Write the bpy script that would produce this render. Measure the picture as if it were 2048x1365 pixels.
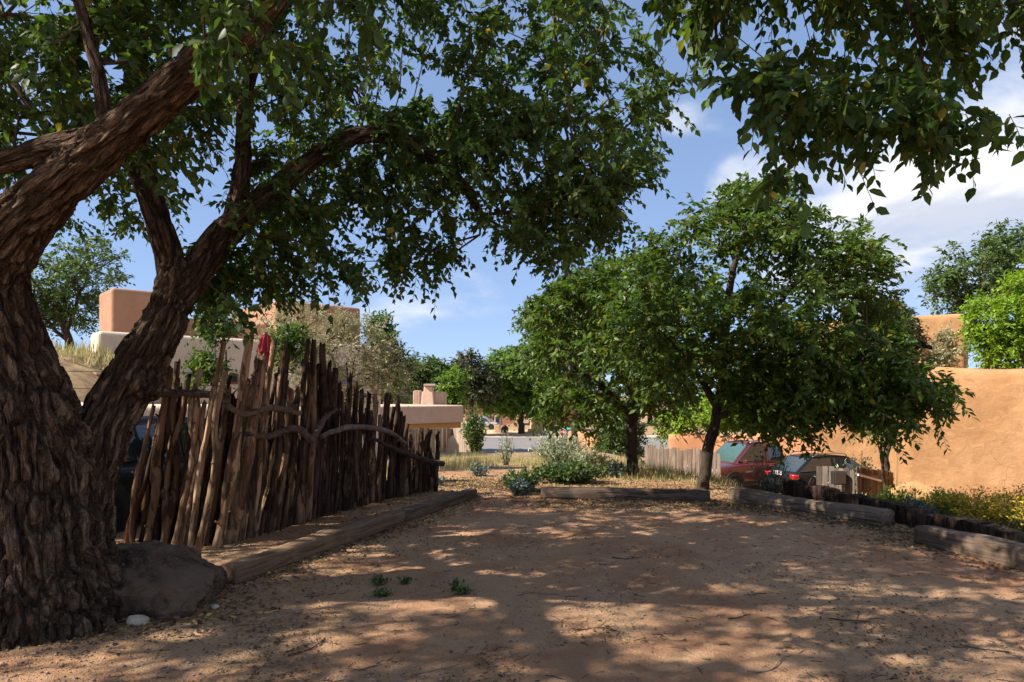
import bpy, bmesh, math, random
import numpy as np
from mathutils import Vector, Matrix
random.seed(7)
RNG = np.random.default_rng(11)
for o in list(bpy.data.objects):
    bpy.data.objects.remove(o)
scene = bpy.context.scene
COL = scene.collection
R = math.radians

# ------------------------------------------------------------------ camera
EYE, FPX, HOR = 1.6, 1365.33, 790.0
cam_data = bpy.data.cameras.new('camera')
cam_data.sensor_width = 36.0
cam_data.lens = 24.0
cam_data.shift_y = (HOR - 682.5) / 2048.0
cam_data.clip_start = 0.05
cam_data.clip_end = 3000.0
cam = bpy.data.objects.new('camera', cam_data)
cam.location = (0, 0, EYE)
cam.rotation_euler = (R(90), 0, 0)
COL.objects.link(cam)
scene.camera = cam

# ------------------------------------------------------------------ light
SUN_EL, SUN_AZ = 43.0, 17.0          # the sun stands left and a little behind the viewer
SUN = Vector((-math.cos(R(SUN_EL)) * math.cos(R(SUN_AZ)), -math.cos(R(SUN_EL)) * math.sin(R(SUN_AZ)), math.sin(R(SUN_EL))))
sd = bpy.data.lights.new('sun', 'SUN')
sd.energy = 5.0
sd.angle = R(0.5)
sd.color = (1.0, 0.93, 0.82)
so = bpy.data.objects.new('sun', sd)
so.rotation_euler = SUN.to_track_quat('Z', 'Y').to_euler()
so.location = SUN * 60
COL.objects.link(so)
scene.view_settings.view_transform = 'Standard'
scene.view_settings.look = 'None'
scene.view_settings.gamma = 1.0
scene.view_settings.use_curve_mapping = False
scene.view_settings.exposure = 1.1
cy = scene.cycles
cy.max_bounces = 8
cy.diffuse_bounces = 4
cy.glossy_bounces = 3
cy.transmission_bounces = 6
cy.transparent_max_bounces = 6
cy.use_denoising = True
cy.sample_clamp_indirect = 6.0

# ------------------------------------------------------------------ node helpers
def newmat(name):
    m = bpy.data.materials.new(name)
    m.use_nodes = True
    nt = m.node_tree
    nt.nodes.clear()
    return m, nt
def N(nt, t, **kw):
    n = nt.nodes.new(t)
    for k, v in kw.items():
        setattr(n, k, v)
    return n
def L(nt, a, b):
    nt.links.new(a, b)
def sock(nt, s, v):
    if hasattr(v, 'links') or isinstance(v, bpy.types.NodeSocket):
        nt.links.new(v, s)
    else:
        s.default_value = v
def math_n(nt, op, a, b=None, c=None, clamp=False):
    n = N(nt, 'ShaderNodeMath', operation=op, use_clamp=clamp)
    sock(nt, n.inputs[0], a)
    if b is not None:
        sock(nt, n.inputs[1], b)
    if c is not None:
        sock(nt, n.inputs[2], c)
    return n.outputs[0]
def vmath(nt, op, a, b=None):
    n = N(nt, 'ShaderNodeVectorMath', operation=op)
    sock(nt, n.inputs[0], a)
    if b is not None:
        sock(nt, n.inputs[1], b)
    return n.outputs['Value'] if op in ('DOT_PRODUCT', 'LENGTH', 'DISTANCE') else n.outputs[0]
def mixc(nt, f, a, b, mode='MIX'):
    n = N(nt, 'ShaderNodeMix', data_type='RGBA', blend_type=mode)
    sock(nt, n.inputs[0], f)
    sock(nt, n.inputs[6], a if not isinstance(a, tuple) or len(a) == 4 else (*a, 1))
    sock(nt, n.inputs[7], b if not isinstance(b, tuple) or len(b) == 4 else (*b, 1))
    return n.outputs[2]
def noise(nt, vec, scale, detail=4, rough=0.55, dist=0.0):
    n = N(nt, 'ShaderNodeTexNoise')
    n.inputs['Scale'].default_value = scale
    n.inputs['Detail'].default_value = detail
    n.inputs['Roughness'].default_value = rough
    n.inputs['Distortion'].default_value = dist
    if vec is not None:
        nt.links.new(vec, n.inputs['Vector'])
    return n.outputs['Fac']
def ramp(nt, f, stops):
    n = N(nt, 'ShaderNodeValToRGB')
    e = n.color_ramp.elements
    while len(e) < len(stops):
        e.new(0.5)
    for k, (p, c) in enumerate(stops):
        e[k].position = p
        e[k].color = (*c, 1) if len(c) == 3 else c
    sock(nt, n.inputs[0], f)
    return n.outputs[0]
def remap(nt, v, a, b, c=0.0, d=1.0):
    n = N(nt, 'ShaderNodeMapRange')
    n.interpolation_type = 'SMOOTHSTEP'
    sock(nt, n.inputs[0], v)
    for k, x in zip((1, 2, 3, 4), (a, b, c, d)):
        n.inputs[k].default_value = x
    return n.outputs[0]
def coords(nt, kind='Object', scale=None):
    tc = N(nt, 'ShaderNodeTexCoord')
    v = tc.outputs[kind]
    if scale is not None:
        v = vmath(nt, 'MULTIPLY', v, scale)
    return v
def finish(nt, color, rough=0.85, bump=None, bumpd=0.01, spec=0.3, metal=0.0, coat=0.0, strength=1.0):
    b = N(nt, 'ShaderNodeBsdfPrincipled')
    sock(nt, b.inputs['Base Color'], color if not isinstance(color, tuple) or len(color) == 4 else (*color, 1))
    sock(nt, b.inputs['Roughness'], rough)
    b.inputs['Specular IOR Level'].default_value = spec
    b.inputs['Metallic'].default_value = metal
    b.inputs['Coat Weight'].default_value = coat
    b.inputs['Coat Roughness'].default_value = 0.05
    if bump is not None:
        bn = N(nt, 'ShaderNodeBump')
        bn.inputs['Distance'].default_value = bumpd
        bn.inputs['Strength'].default_value = strength
        nt.links.new(bump, bn.inputs['Height'])
        nt.links.new(bn.outputs[0], b.inputs['Normal'])
    o = N(nt, 'ShaderNodeOutputMaterial')
    nt.links.new(b.outputs[0], o.inputs[0])
    return b

# ------------------------------------------------------------------ world: clear sky with cumulus
W = bpy.data.worlds.new('World')
scene.world = W
W.use_nodes = True
wt = W.node_tree
wt.nodes.clear()
sky = N(wt, 'ShaderNodeTexSky')
sky.sky_type = 'NISHITA'
sky.sun_disc = False
sky.sun_elevation = R(SUN_EL)
sky.sun_rotation = math.atan2(SUN.x, SUN.y)
sky.altitude = 2100
sky.air_density = 0.85
sky.dust_density = 0.15
sky.ozone_density = 1.6
SKYD = N(wt, 'ShaderNodeTexCoord').outputs['Generated']
def dirpx(px, py):
    v = Vector(((px - 1024) / FPX, 1.0, (HOR - py) / FPX))
    v.normalize()
    return v
NOFF = (8.3, 2.9, 0.4)
def cloud_density(off):
    v = SKYD if off is None else vmath(wt, 'ADD', SKYD, off)
    st = vmath(wt, 'ADD', vmath(wt, 'MULTIPLY', v, (1.0, 1.0, 1.9)), NOFF)
    n1 = noise(wt, st, 3.1, 9, 0.56, 0.25)
    n2 = noise(wt, vmath(wt, 'ADD', vmath(wt, 'MULTIPLY', v, (1.0, 1.0, 3.0)), NOFF), 1.15, 3, 0.5)
    s = math_n(wt, 'ADD', math_n(wt, 'MULTIPLY', n1, 0.72), math_n(wt, 'MULTIPLY', n2, 0.42))
    for px, py, rad, amp in CLOUDS:
        c = dirpx(px, py)
        dd = vmath(wt, 'SUBTRACT', v, tuple(c))
        ln = vmath(wt, 'LENGTH', vmath(wt, 'MULTIPLY', dd, (1.0, 1.0, 1.7)))
        s = math_n(wt, 'ADD', s, remap(wt, ln, rad, 0.0, 0.0, amp))
    return s
CLOUDS = [(1860, 500, 0.25, 0.15), (2080, 470, 0.28, 0.10), (1990, 250, 0.22, 0.02), (1375, 235, 0.10, 0.15), (1480, 335, 0.11, 0.13),
          (1000, 606, 0.13, 0.10), (820, 625, 0.11, 0.08), (900, 250, 0.75, -0.10), (300, 300, 0.6, -0.08), (1500, 130, 0.3, -0.06)]
dens = cloud_density(None)
dens_s = cloud_density(tuple(SUN * 0.045))
cov = remap(wt, dens, 0.555, 0.735)
lit = remap(wt, math_n(wt, 'SUBTRACT', dens, dens_s), -0.05, 0.06)
cloudc = mixc(wt, lit, (2.9, 3.05, 3.5), (4.7, 4.65, 4.65))
gam = N(wt, 'ShaderNodeGamma')
gam.inputs[1].default_value = 0.42
L(wt, sky.outputs[0], gam.inputs[0])
skyc = mixc(wt, 1.0, gam.outputs[0], (1.13, 1.38, 1.84), 'MULTIPLY')
skymix = mixc(wt, math_n(wt, 'MULTIPLY', cov, 0.93), skyc, cloudc)
bg = N(wt, 'ShaderNodeBackground')
bg.inputs[1].default_value = 0.118
L(wt, skymix, bg.inputs[0])
L(wt, bg.outputs[0], N(wt, 'ShaderNodeOutputWorld').inputs[0])

# ------------------------------------------------------------------ numeric helpers
def P(px, py, d):
    """a point of the place, d metres ahead of the viewpoint"""
    return np.array(((px - 1024) / FPX * d, d, EYE + (HOR - py) / FPX * d))
def ss(x, a, b):
    t = np.clip((x - a) / (b - a), 0, 1)
    return t * t * (3 - 2 * t)
def _h(ix, iy, iz):
    n = (ix * 374761393 + iy * 668265263 + iz * 1440662683) & 0xffffffff
    n = ((n ^ (n >> 13)) * 1274126177) & 0xffffffff
    return ((n ^ (n >> 16)) & 0xffff) / 65535.0
def vnoise(p):
    p = np.asarray(p, float)
    i = np.floor(p).astype(np.int64)
    f = p - i
    f = f * f * (3 - 2 * f)
    r = 0
    for dx in (0, 1):
        wx = f[:, 0] if dx else 1 - f[:, 0]
        for dy in (0, 1):
            wy = f[:, 1] if dy else 1 - f[:, 1]
            for dz in (0, 1):
                wz = f[:, 2] if dz else 1 - f[:, 2]
                r = r + wx * wy * wz * _h(i[:, 0] + dx, i[:, 1] + dy, i[:, 2] + dz)
    return r
def fbm(p, octv=4, gain=0.5):
    a, s, t = 1.0, 0.0, 0.0
    p = np.asarray(p, float)
    for k in range(octv):
        s = s + a * vnoise(p * 2 ** k + k * 17.3)
        t += a
        a *= gain
    return s / t
def norm(v):
    return v / np.maximum(np.linalg.norm(v, axis=-1, keepdims=True), 1e-9)

# ------------------------------------------------------------------ object helpers
def link(o, parent=None):
    COL.objects.link(o)
    if parent is not None:
        o.parent = parent
    return o
def mesh_np(name, verts, faces, material=None, parent=None, smooth=False, attr=None, n_side=None):
    """faces: (M,k) int array or list of such arrays"""
    me = bpy.data.meshes.new(name)
    verts = np.asarray(verts, np.float32)
    fl = faces if isinstance(faces, list) else [faces]
    fl = [np.asarray(f, np.int32) for f in fl if len(f)]
    loops = np.concatenate([f.ravel() for f in fl])
    tot = np.concatenate([np.full(len(f), f.shape[1], np.int32) for f in fl])
    start = np.concatenate(([0], np.cumsum(tot)[:-1])).astype(np.int32)
    me.vertices.add(len(verts))
    me.vertices.foreach_set('co', verts.ravel())
    me.loops.add(len(loops))
    me.loops.foreach_set('vertex_index', loops)
    me.polygons.add(len(tot))
    me.polygons.foreach_set('loop_start', start)
    me.polygons.foreach_set('loop_total', tot)
    if smooth:
        me.polygons.foreach_set('use_smooth', np.ones(len(tot), bool))
    if attr is not None:
        a = me.attributes.new('rnd', 'FLOAT', 'POINT')
        a.data.foreach_set('value', np.asarray(attr, np.float32))
    me.update(calc_edges=True)
    me.validate()
    if material is not None:
        me.materials.append(material)
    o = bpy.data.objects.new(name, me)
    return link(o, parent)
def mesh_bm(name, bm, material=None, parent=None, smooth=False):
    me = bpy.data.meshes.new(name)
    bmesh.ops.recalc_face_normals(bm, faces=bm.faces[:])
    bm.to_mesh(me)
    bm.free()
    if smooth:
        for p in me.polygons:
            p.use_smooth = True
    if material is not None:
        me.materials.append(material)
    return link(bpy.data.objects.new(name, me), parent)
def empty(name, loc=(0, 0, 0), rz=0.0):
    o = bpy.data.objects.new(name, None)
    o.empty_display_size = 0.2
    o.location = loc
    o.rotation_euler = (0, 0, rz)
    return link(o)
def tag(o, label, cat, group=None):
    o['label'] = label
    o['category'] = cat
    if group:
        o['group'] = group
    return o
def structure(o):
    o['kind'] = 'structure'
    return o
def stuff(o, label=None, cat=None):
    o['kind'] = 'stuff'
    if label:
        o['label'] = label
    if cat:
        o['category'] = cat
    return o
def bm_box(bm, c, s, rot=None, bevel=0.0, seg=2):
    m = Matrix.Translation(Vector(c))
    if rot is not None:
        m = m @ rot
    g = bmesh.ops.create_cube(bm, size=1.0, matrix=m @ Matrix.Diagonal((*s, 1)))
    if bevel:
        ed = list({e for v in g['verts'] for e in v.link_edges})
        bmesh.ops.bevel(bm, geom=ed, offset=bevel, segments=seg, affect='EDGES', profile=0.6)
    return g
def box(name, c, s, material, parent=None, rot=None, bevel=0.0, smooth=False):
    bm = bmesh.new()
    bm_box(bm, c, s, rot, bevel)
    return mesh_bm(name, bm, material, parent, smooth)
def frames(pts):
    pts = np.asarray(pts, float)
    t = norm(np.gradient(pts, axis=0))
    ref = np.array((0, 0, 1.0)) if abs(t[0, 2]) < 0.9 else np.array((1.0, 0, 0))
    n = np.cross(t[0], ref)
    n /= np.linalg.norm(n)
    ns = []
    for k in range(len(pts)):
        n = n - t[k] * np.dot(n, t[k])
        n /= np.linalg.norm(n)
        ns.append(n)
    ns = np.array(ns)
    return t, ns, np.cross(t, ns)
def tube_data(pts, rad, k=8, cap=True, wob=0.0, seed=0.0):
    pts = np.asarray(pts, float)
    n = len(pts)
    rad = np.broadcast_to(np.asarray(rad, float), (n,))
    t, a, b = frames(pts)
    ang = np.arange(k) / k * 2 * np.pi
    ring = np.cos(ang)[None, :, None] * a[:, None] + np.sin(ang)[None, :, None] * b[:, None]
    rr = rad[:, None]
    if wob:
        q = (ring * 1.3 + (np.arange(n) * 0.55)[:, None, None]).reshape(-1, 3) + seed
        rr = rr * (1 + wob * (vnoise(q).reshape(n, k) - 0.5) * 2)
    v = (pts[:, None] + ring * rr[..., None]).reshape(-1, 3)
    i = np.arange(n - 1)[:, None] * k
    j = np.arange(k)[None]
    j2 = (j + 1) % k
    f = np.stack((i + j, i + j2, i + k + j2, i + k + j), -1).reshape(-1, 4)
    tri = []
    if cap:
        v = np.vstack((v, pts[0], pts[-1]))
        c0, c1 = n * k, n * k + 1
        jj = np.arange(k)
        tri = np.vstack((np.stack((np.full(k, c0), (jj + 1) % k, jj), -1),
                         np.stack((np.full(k, c1), (n - 1) * k + jj, (n - 1) * k + (jj + 1) % k), -1)))
    return v, f, np.asarray(tri, int).reshape(-1, 3)
class MB:
    """collects pieces of one mesh"""
    def __init__(s):
        s.v, s.q, s.t, s.a, s.n = [], [], [], [], 0
    def add(s, v, q=(), t=(), a=None):
        v = np.asarray(v, float)
        s.v.append(v)
        if len(q):
            s.q.append(np.asarray(q) + s.n)
        if len(t):
            s.t.append(np.asarray(t) + s.n)
        s.a.append(np.full(len(v), 0.5) if a is None else np.broadcast_to(a, (len(v),)))
        s.n += len(v)
    def tube(s, pts, rad, k=8, cap=True, wob=0.0, seed=0.0):
        v, f, t = tube_data(pts, rad, k, cap, wob, seed)
        s.add(v, f, t)
    def build(s, name, material, parent=None, smooth=True, attr=False):
        fl = []
        if s.q:
            fl.append(np.vstack(s.q))
        if s.t:
            fl.append(np.vstack(s.t))
        return mesh_np(name, np.vstack(s.v), fl, material, parent, smooth, np.concatenate(s.a) if attr else None)
def spline(pts, n):
    """Catmull-Rom through rows of any width"""
    p = np.asarray(pts, float)
    p = np.vstack((2 * p[0] - p[1], p, 2 * p[-1] - p[-2]))
    u = np.linspace(0, len(p) - 3 - 1e-6, n)
    i = u.astype(int)
    f = (u - i)[:, None]
    a, b, c, d = p[i], p[i + 1], p[i + 2], p[i + 3]
    return 0.5 * (2 * b + (c - a) * f + (2 * a - 5 * b + 4 * c - d) * f ** 2 + (3 * b - a - 3 * c + d) * f ** 3)

# ------------------------------------------------------------------ materials
def leaf_mat(name, stops, trans=0.38, rough=0.5, tcol=(1.25, 1.3, 0.55)):
    m, nt = newmat(name)
    at = N(nt, 'ShaderNodeAttribute', attribute_name='rnd')
    col = ramp(nt, at.outputs['Fac'], stops)
    p = N(nt, 'ShaderNodeBsdfPrincipled')
    L(nt, col, p.inputs['Base Color'])
    p.inputs['Roughness'].default_value = rough
    p.inputs['Specular IOR Level'].default_value = 0.35
    t = N(nt, 'ShaderNodeBsdfTranslucent')
    L(nt, mixc(nt, 1.0, col, tcol, 'MULTIPLY'), t.inputs[0])
    mx = N(nt, 'ShaderNodeMixShader')
    mx.inputs[0].default_value = trans
    L(nt, p.outputs[0], mx.inputs[1])
    L(nt, t.outputs[0], mx.inputs[2])
    L(nt, mx.outputs[0], N(nt, 'ShaderNodeOutputMaterial').inputs[0])
    return m
def stucco(name, c1, c2, stain=(0.3, 0.2, 0.14), stain_amt=0.25, bumpd=0.012, worn=0.0):
    m, nt = newmat(name)
    v = coords(nt, 'Object')
    a = noise(nt, v, 0.9, 5, 0.6, 0.4)
    b = noise(nt, v, 7.0, 4, 0.6)
    c = mixc(nt, remap(nt, a, 0.35, 0.68), c1, c2)
    streak = noise(nt, vmath(nt, 'MULTIPLY', v, (2.2, 2.2, 0.35)), 1.0, 5, 0.6)
    c = mixc(nt, math_n(nt, 'MULTIPLY', remap(nt, streak, 0.5, 0.75), stain_amt), c, stain)
    c = mixc(nt, math_n(nt, 'MULTIPLY', remap(nt, b, 0.4, 0.7), 0.16), c, tuple(x * 0.72 for x in c1))
    h = math_n(nt, 'ADD', noise(nt, v, 2.2, 3, 0.5), math_n(nt, 'MULTIPLY', noise(nt, v, 55.0, 3, 0.6), 0.12))
    if worn:
        wn = N(nt, 'ShaderNodeTexNoise')
        wn.inputs['Scale'].default_value = 1.6
        wn.inputs['Detail'].default_value = 5
        L(nt, v, wn.inputs['Vector'])
        vo = N(nt, 'ShaderNodeTexVoronoi', feature='DISTANCE_TO_EDGE')
        vo.inputs['Scale'].default_value = 0.75
        L(nt, vmath(nt, 'ADD', v, vmath(nt, 'MULTIPLY', wn.outputs['Color'], (0.9, 0.9, 0.9))), vo.inputs['Vector'])
        cr = math_n(nt, 'MULTIPLY', remap(nt, vo.outputs['Distance'], 0.010, 0.002), remap(nt, a, 0.46, 0.58))
        c = mixc(nt, math_n(nt, 'MULTIPLY', cr, 0.22 * worn), c, tuple(x * 0.5 for x in c1))
        h = math_n(nt, 'SUBTRACT', h, math_n(nt, 'MULTIPLY', cr, 0.1))
        trow = noise(nt, vmath(nt, 'MULTIPLY', v, (1.0, 1.0, 1.6)), 3.6, 6, 0.7, 1.2)
        c = mixc(nt, math_n(nt, 'MULTIPLY', remap(nt, trow, 0.5, 0.68), 0.4 * worn), c, tuple(min(1, x * 1.22) for x in c2))
        c = mixc(nt, math_n(nt, 'MULTIPLY', remap(nt, trow, 0.46, 0.3), 0.45 * worn), c, tuple(x * 0.72 for x in c1))
        h = math_n(nt, 'ADD', h, math_n(nt, 'MULTIPLY', trow, 0.35))
    finish(nt, c, 0.9, h, bumpd * 3, 0.15)
    return m
def wood(name, axis='Z', grey=0.5, dark=(0.55, 0.5, 0.46), bumpd=0.008, crack=1.0, peel=0.0):
    """weathered timber; the object's own colour is the base"""
    m, nt = newmat(name)
    s = {'X': (1.1, 17, 17), 'Z': (17, 17, 1.1)}[axis]
    s2 = {'X': (0.6, 6, 6), 'Z': (6, 6, 0.6)}[axis]
    oi = N(nt, 'ShaderNodeObjectInfo')
    off = vmath(nt, 'MULTIPLY', (37.0, 19.0, 23.0), oi.outputs['Random'])
    v0 = vmath(nt, 'ADD', coords(nt, 'Object'), off)
    g = noise(nt, vmath(nt, 'MULTIPLY', v0, s), 1.6, 6, 0.65, 0.6)
    big = noise(nt, vmath(nt, 'MULTIPLY', v0, s2), 0.9, 4, 0.6, 0.3)
    blot = noise(nt, v0, 3.5, 4, 0.6)
    base = oi.outputs['Color']
    c = mixc(nt, remap(nt, g, 0.35, 0.62), mixc(nt, 1.0, base, dark, 'MULTIPLY'), base)
    c = mixc(nt, math_n(nt, 'MULTIPLY', remap(nt, blot, 0.45, 0.7), grey), c, mixc(nt, 1.0, base, (1.28, 1.24, 1.2), 'MULTIPLY'))
    c = mixc(nt, math_n(nt, 'MULTIPLY', remap(nt, big, 0.56, 0.66), 0.75), c, mixc(nt, 1.0, base, (0.35, 0.3, 0.27), 'MULTIPLY'))
    h = math_n(nt, 'ADD', g, math_n(nt, 'MULTIPLY', remap(nt, big, 0.5, 0.6), -crack))
    if peel:
        pv = vmath(nt, 'MULTIPLY', v0, (5.0, 5.0, 1.3))
        pe = remap(nt, noise(nt, pv, 1.5, 6, 0.68, 0.8), 0.5, 0.545)
        bk = mixc(nt, remap(nt, g, 0.4, 0.65), mixc(nt, 1.0, base, (0.20, 0.17, 0.15), 'MULTIPLY'), mixc(nt, 1.0, base, (0.62, 0.52, 0.45), 'MULTIPLY'))
        c = mixc(nt, math_n(nt, 'MULTIPLY', pe, peel), c, bk)
        h = math_n(nt, 'ADD', h, math_n(nt, 'MULTIPLY', pe, 0.9))
    finish(nt, c, 0.88, h, bumpd, 0.15)
    return m
def bark_mat(name, c1, c2, c3, sc=1.0, bumpd=0.03):
    m, nt = newmat(name)
    v = coords(nt, 'Object')
    vz = vmath(nt, 'MULTIPLY', v, (1, 1, 0.28))
    n1 = noise(nt, vz, 16 * sc, 6, 0.65, 0.8)
    n2 = noise(nt, v, 2.6 * sc, 4, 0.6)
    n3 = noise(nt, v, 42 * sc, 4, 0.7)
    c = mixc(nt, remap(nt, n1, 0.36, 0.66), c1, c2)
    c = mixc(nt, math_n(nt, 'MULTIPLY', remap(nt, n2, 0.48, 0.72), 0.65), c, c3)
    c = mixc(nt, math_n(nt, 'MULTIPLY', remap(nt, n3, 0.5, 0.75), 0.35), c, tuple(x * 1.5 for x in c2))
    h = math_n(nt, 'ADD', n1, math_n(nt, 'MULTIPLY', n3, 0.3))
    finish(nt, c, 0.92, h, bumpd, 0.12)
    return m
def old_bark_mat():
    m, nt = newmat('old_bark')
    v = N(nt, 'ShaderNodeAttribute', attribute_name='grain').outputs['Vector']
    cell = N(nt, 'ShaderNodeAttribute', attribute_name='rnd').outputs['Fac']
    n1 = noise(nt, v, 26, 6, 0.68, 0.5)
    n2 = noise(nt, coords(nt, 'Object'), 2.2, 4, 0.6)
    n3 = noise(nt, v, 70, 5, 0.72)
    c = mixc(nt, remap(nt, n1, 0.34, 0.68), (0.055, 0.034, 0.022), (0.20, 0.138, 0.09))
    c = mixc(nt, math_n(nt, 'MULTIPLY', remap(nt, n2, 0.45, 0.7), 0.5), c, (0.11, 0.066, 0.042))
    c = mixc(nt, math_n(nt, 'MULTIPLY', remap(nt, cell, 0.55, 1.0), 0.4), c, (0.27, 0.19, 0.125))
    c = mixc(nt, math_n(nt, 'MULTIPLY', remap(nt, cell, 0.4, 0.0), 0.5), c, (0.05, 0.03, 0.02))
    c = mixc(nt, math_n(nt, 'MULTIPLY', remap(nt, n3, 0.55, 0.75), 0.4), c, (0.33, 0.24, 0.17))
    def edge(sc, zs, rnd):
        vo = N(nt, 'ShaderNodeTexVoronoi', feature='DISTANCE_TO_EDGE')
        vo.inputs['Scale'].default_value = sc
        vo.inputs['Randomness'].default_value = rnd
        wv = N(nt, 'ShaderNodeTexNoise')
        wv.inputs['Scale'].default_value = 18
        wv.inputs['Detail'].default_value = 4
        L(nt, v, wv.inputs['Vector'])
        wo = vmath(nt, 'MULTIPLY', wv.outputs['Color'], (0.07, 0.07, 0.05))
        L(nt, vmath(nt, 'MULTIPLY', vmath(nt, 'ADD', v, wo), (1, 1, zs)), vo.inputs['Vector'])
        return vo.outputs['Distance']
    ea, eb = remap(nt, edge(13, 0.62, 1.0), 0.0, 0.16), remap(nt, edge(31, 0.6, 1.0), 0.0, 0.12)
    c = mixc(nt, math_n(nt, 'MULTIPLY', math_n(nt, 'SUBTRACT', 1.0, ea), 0.7), c, (0.028, 0.018, 0.012))
    h = math_n(nt, 'ADD', math_n(nt, 'MULTIPLY', ea, 1.6), math_n(nt, 'ADD', math_n(nt, 'MULTIPLY', eb, 0.6), math_n(nt, 'ADD', math_n(nt, 'MULTIPLY', n1, 0.5), math_n(nt, 'MULTIPLY', n3, 0.4))))
    finish(nt, c, 0.95, h, 0.045, 0.08)
    return m
def plain(name, col, rough=0.6, spec=0.4, metal=0.0, coat=0.0, var=0.15, sc=8.0, bumpd=0.0):
    m, nt = newmat(name)
    v = coords(nt, 'Object')
    n = noise(nt, v, sc, 4, 0.6)
    c = mixc(nt, n, tuple(x * (1 - var) for x in col), tuple(min(1, x * (1 + var)) for x in col))
    finish(nt, c, rough, n if bumpd else None, bumpd, spec, metal, coat)
    return m
def glass_mat(name, col, rough=0.05):
    m, nt = newmat(name)
    finish(nt, (*col, 1), rough, None, 0, 0.8, 0.0, 0.6)
    return m

M = {}
M['elm_leaf'] = leaf_mat('elm_leaf', [(0, (0.030, 0.060, 0.015)), (0.45, (0.054, 0.104, 0.024)), (0.85, (0.088, 0.150, 0.034)), (0.975, (0.13, 0.18, 0.04)), (0.995, (0.32, 0.24, 0.03))], 0.48)
M['ash_leaf'] = leaf_mat('ash_leaf', [(0, (0.036, 0.068, 0.012)), (0.5, (0.068, 0.122, 0.019)), (0.95, (0.112, 0.175, 0.025)), (0.993, (0.26, 0.19, 0.025))], 0.42, 0.45)
M['far_leaf'] = leaf_mat('far_leaf', [(0, (0.045, 0.078, 0.024)), (0.5, (0.08, 0.13, 0.036)), (1, (0.12, 0.18, 0.048))], 0.36)
M['bright_leaf'] = leaf_mat('bright_leaf', [(0, (0.12, 0.20, 0.018)), (0.5, (0.19, 0.30, 0.025)), (1, (0.26, 0.37, 0.035))], 0.42)
M['lime_leaf'] = leaf_mat('lime_leaf', [(0, (0.08, 0.145, 0.022)), (0.5, (0.13, 0.215, 0.03)), (1, (0.18, 0.27, 0.04))], 0.4)
M['olive_leaf'] = leaf_mat('olive_leaf', [(0, (0.22, 0.22, 0.12)), (0.5, (0.34, 0.32, 0.18)), (1, (0.46, 0.42, 0.24))], 0.3, 0.6, (1, 1, .8))
M['juniper_leaf'] = leaf_mat('juniper_leaf', [(0, (0.03, 0.045, 0.02)), (0.6, (0.07, 0.085, 0.03)), (1, (0.17, 0.13, 0.06))], 0.15, 0.7)
M['sage_leaf'] = leaf_mat('sage_leaf', [(0, (0.22, 0.27, 0.15)), (0.5, (0.36, 0.41, 0.25)), (1, (0.5, 0.53, 0.36))], 0.2, 0.7, (1, 1, .8))
M['herb_leaf'] = leaf_mat('herb_leaf', [(0, (0.04, 0.075, 0.025)), (0.6, (0.085, 0.14, 0.045)), (1, (0.14, 0.18, 0.06))], 0.3)
M['blue_leaf'] = leaf_mat('blue_leaf', [(0, (0.07, 0.11, 0.09)), (0.6, (0.13, 0.18, 0.15)), (1, (0.2, 0.25, 0.2))], 0.2, 0.6, (1, 1, .9))
M['yellow_flower'] = leaf_mat('yellow_flower', [(0, (0.34, 0.22, 0.01)), (0.6, (0.52, 0.36, 0.015)), (1, (0.6, 0.45, 0.05))], 0.25, 0.7, (1, 1, .5))
M['dry_grass'] = leaf_mat('dry_grass', [(0, (0.16, 0.21, 0.07)), (0.35, (0.32, 0.30, 0.12)), (0.7, (0.46, 0.37, 0.17)), (1, (0.58, 0.46, 0.24))], 0.25, 0.7, (1, 1, .7))
M['litter'] = leaf_mat('litter', [(0, (0.035, 0.022, 0.014)), (0.35, (0.10, 0.062, 0.034)), (0.62, (0.20, 0.13, 0.07)), (0.85, (0.30, 0.21, 0.11)), (0.95, (0.42, 0.29, 0.05)), (1, (0.5, 0.36, 0.08))], 0.1, 0.8, (1, 1, .7))
M['pebble'] = leaf_mat('pebble', [(0, (0.10, 0.07, 0.055)), (0.5, (0.26, 0.18, 0.135)), (0.9, (0.36, 0.28, 0.23)), (1, (0.5, 0.45, 0.4))], 0.0, 0.85)
M['bark'] = bark_mat('bark', (0.045, 0.026, 0.017), (0.22, 0.142, 0.09), (0.10, 0.058, 0.037))
M['old_bark'] = old_bark_mat()
M['young_bark'] = bark_mat('young_bark', (0.03, 0.021, 0.016), (0.075, 0.054, 0.04), (0.05, 0.036, 0.026), 1.6, 0.012)
M['twig'] = plain('twig', (0.075, 0.052, 0.036), 0.9, 0.1, sc=20)
M['pale_twig'] = plain('pale_twig', (0.22, 0.165, 0.115), 0.9, 0.1, sc=20)
M['post_wood'] = wood('post_wood', 'Z', 0.5, (0.6, 0.54, 0.5), 0.016, 1.0, 0.9)
M['tie_wood'] = wood('tie_wood', 'X', 0.55, (0.55, 0.5, 0.47), 0.014, 1.4)
M['plank_wood'] = wood('plank_wood', 'Z', 0.5, (0.6, 0.56, 0.52), 0.005)
M['orange_adobe'] = stucco('orange_adobe', (0.335, 0.172, 0.077), (0.425, 0.235, 0.112), (0.26, 0.125, 0.052), 0.5, worn=1.0)
M['rust_adobe'] = stucco('rust_adobe', (0.40, 0.185, 0.09), (0.46, 0.22, 0.11), (0.32, 0.15, 0.07), 0.3)
M['terracotta'] = stucco('terracotta', (0.34, 0.185, 0.115), (0.40, 0.225, 0.14), (0.26, 0.14, 0.09), 0.45)
M['cream_stucco'] = stucco('cream_stucco', (0.60, 0.48, 0.36), (0.66, 0.54, 0.41), (0.42, 0.33, 0.27), 0.3)
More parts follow.
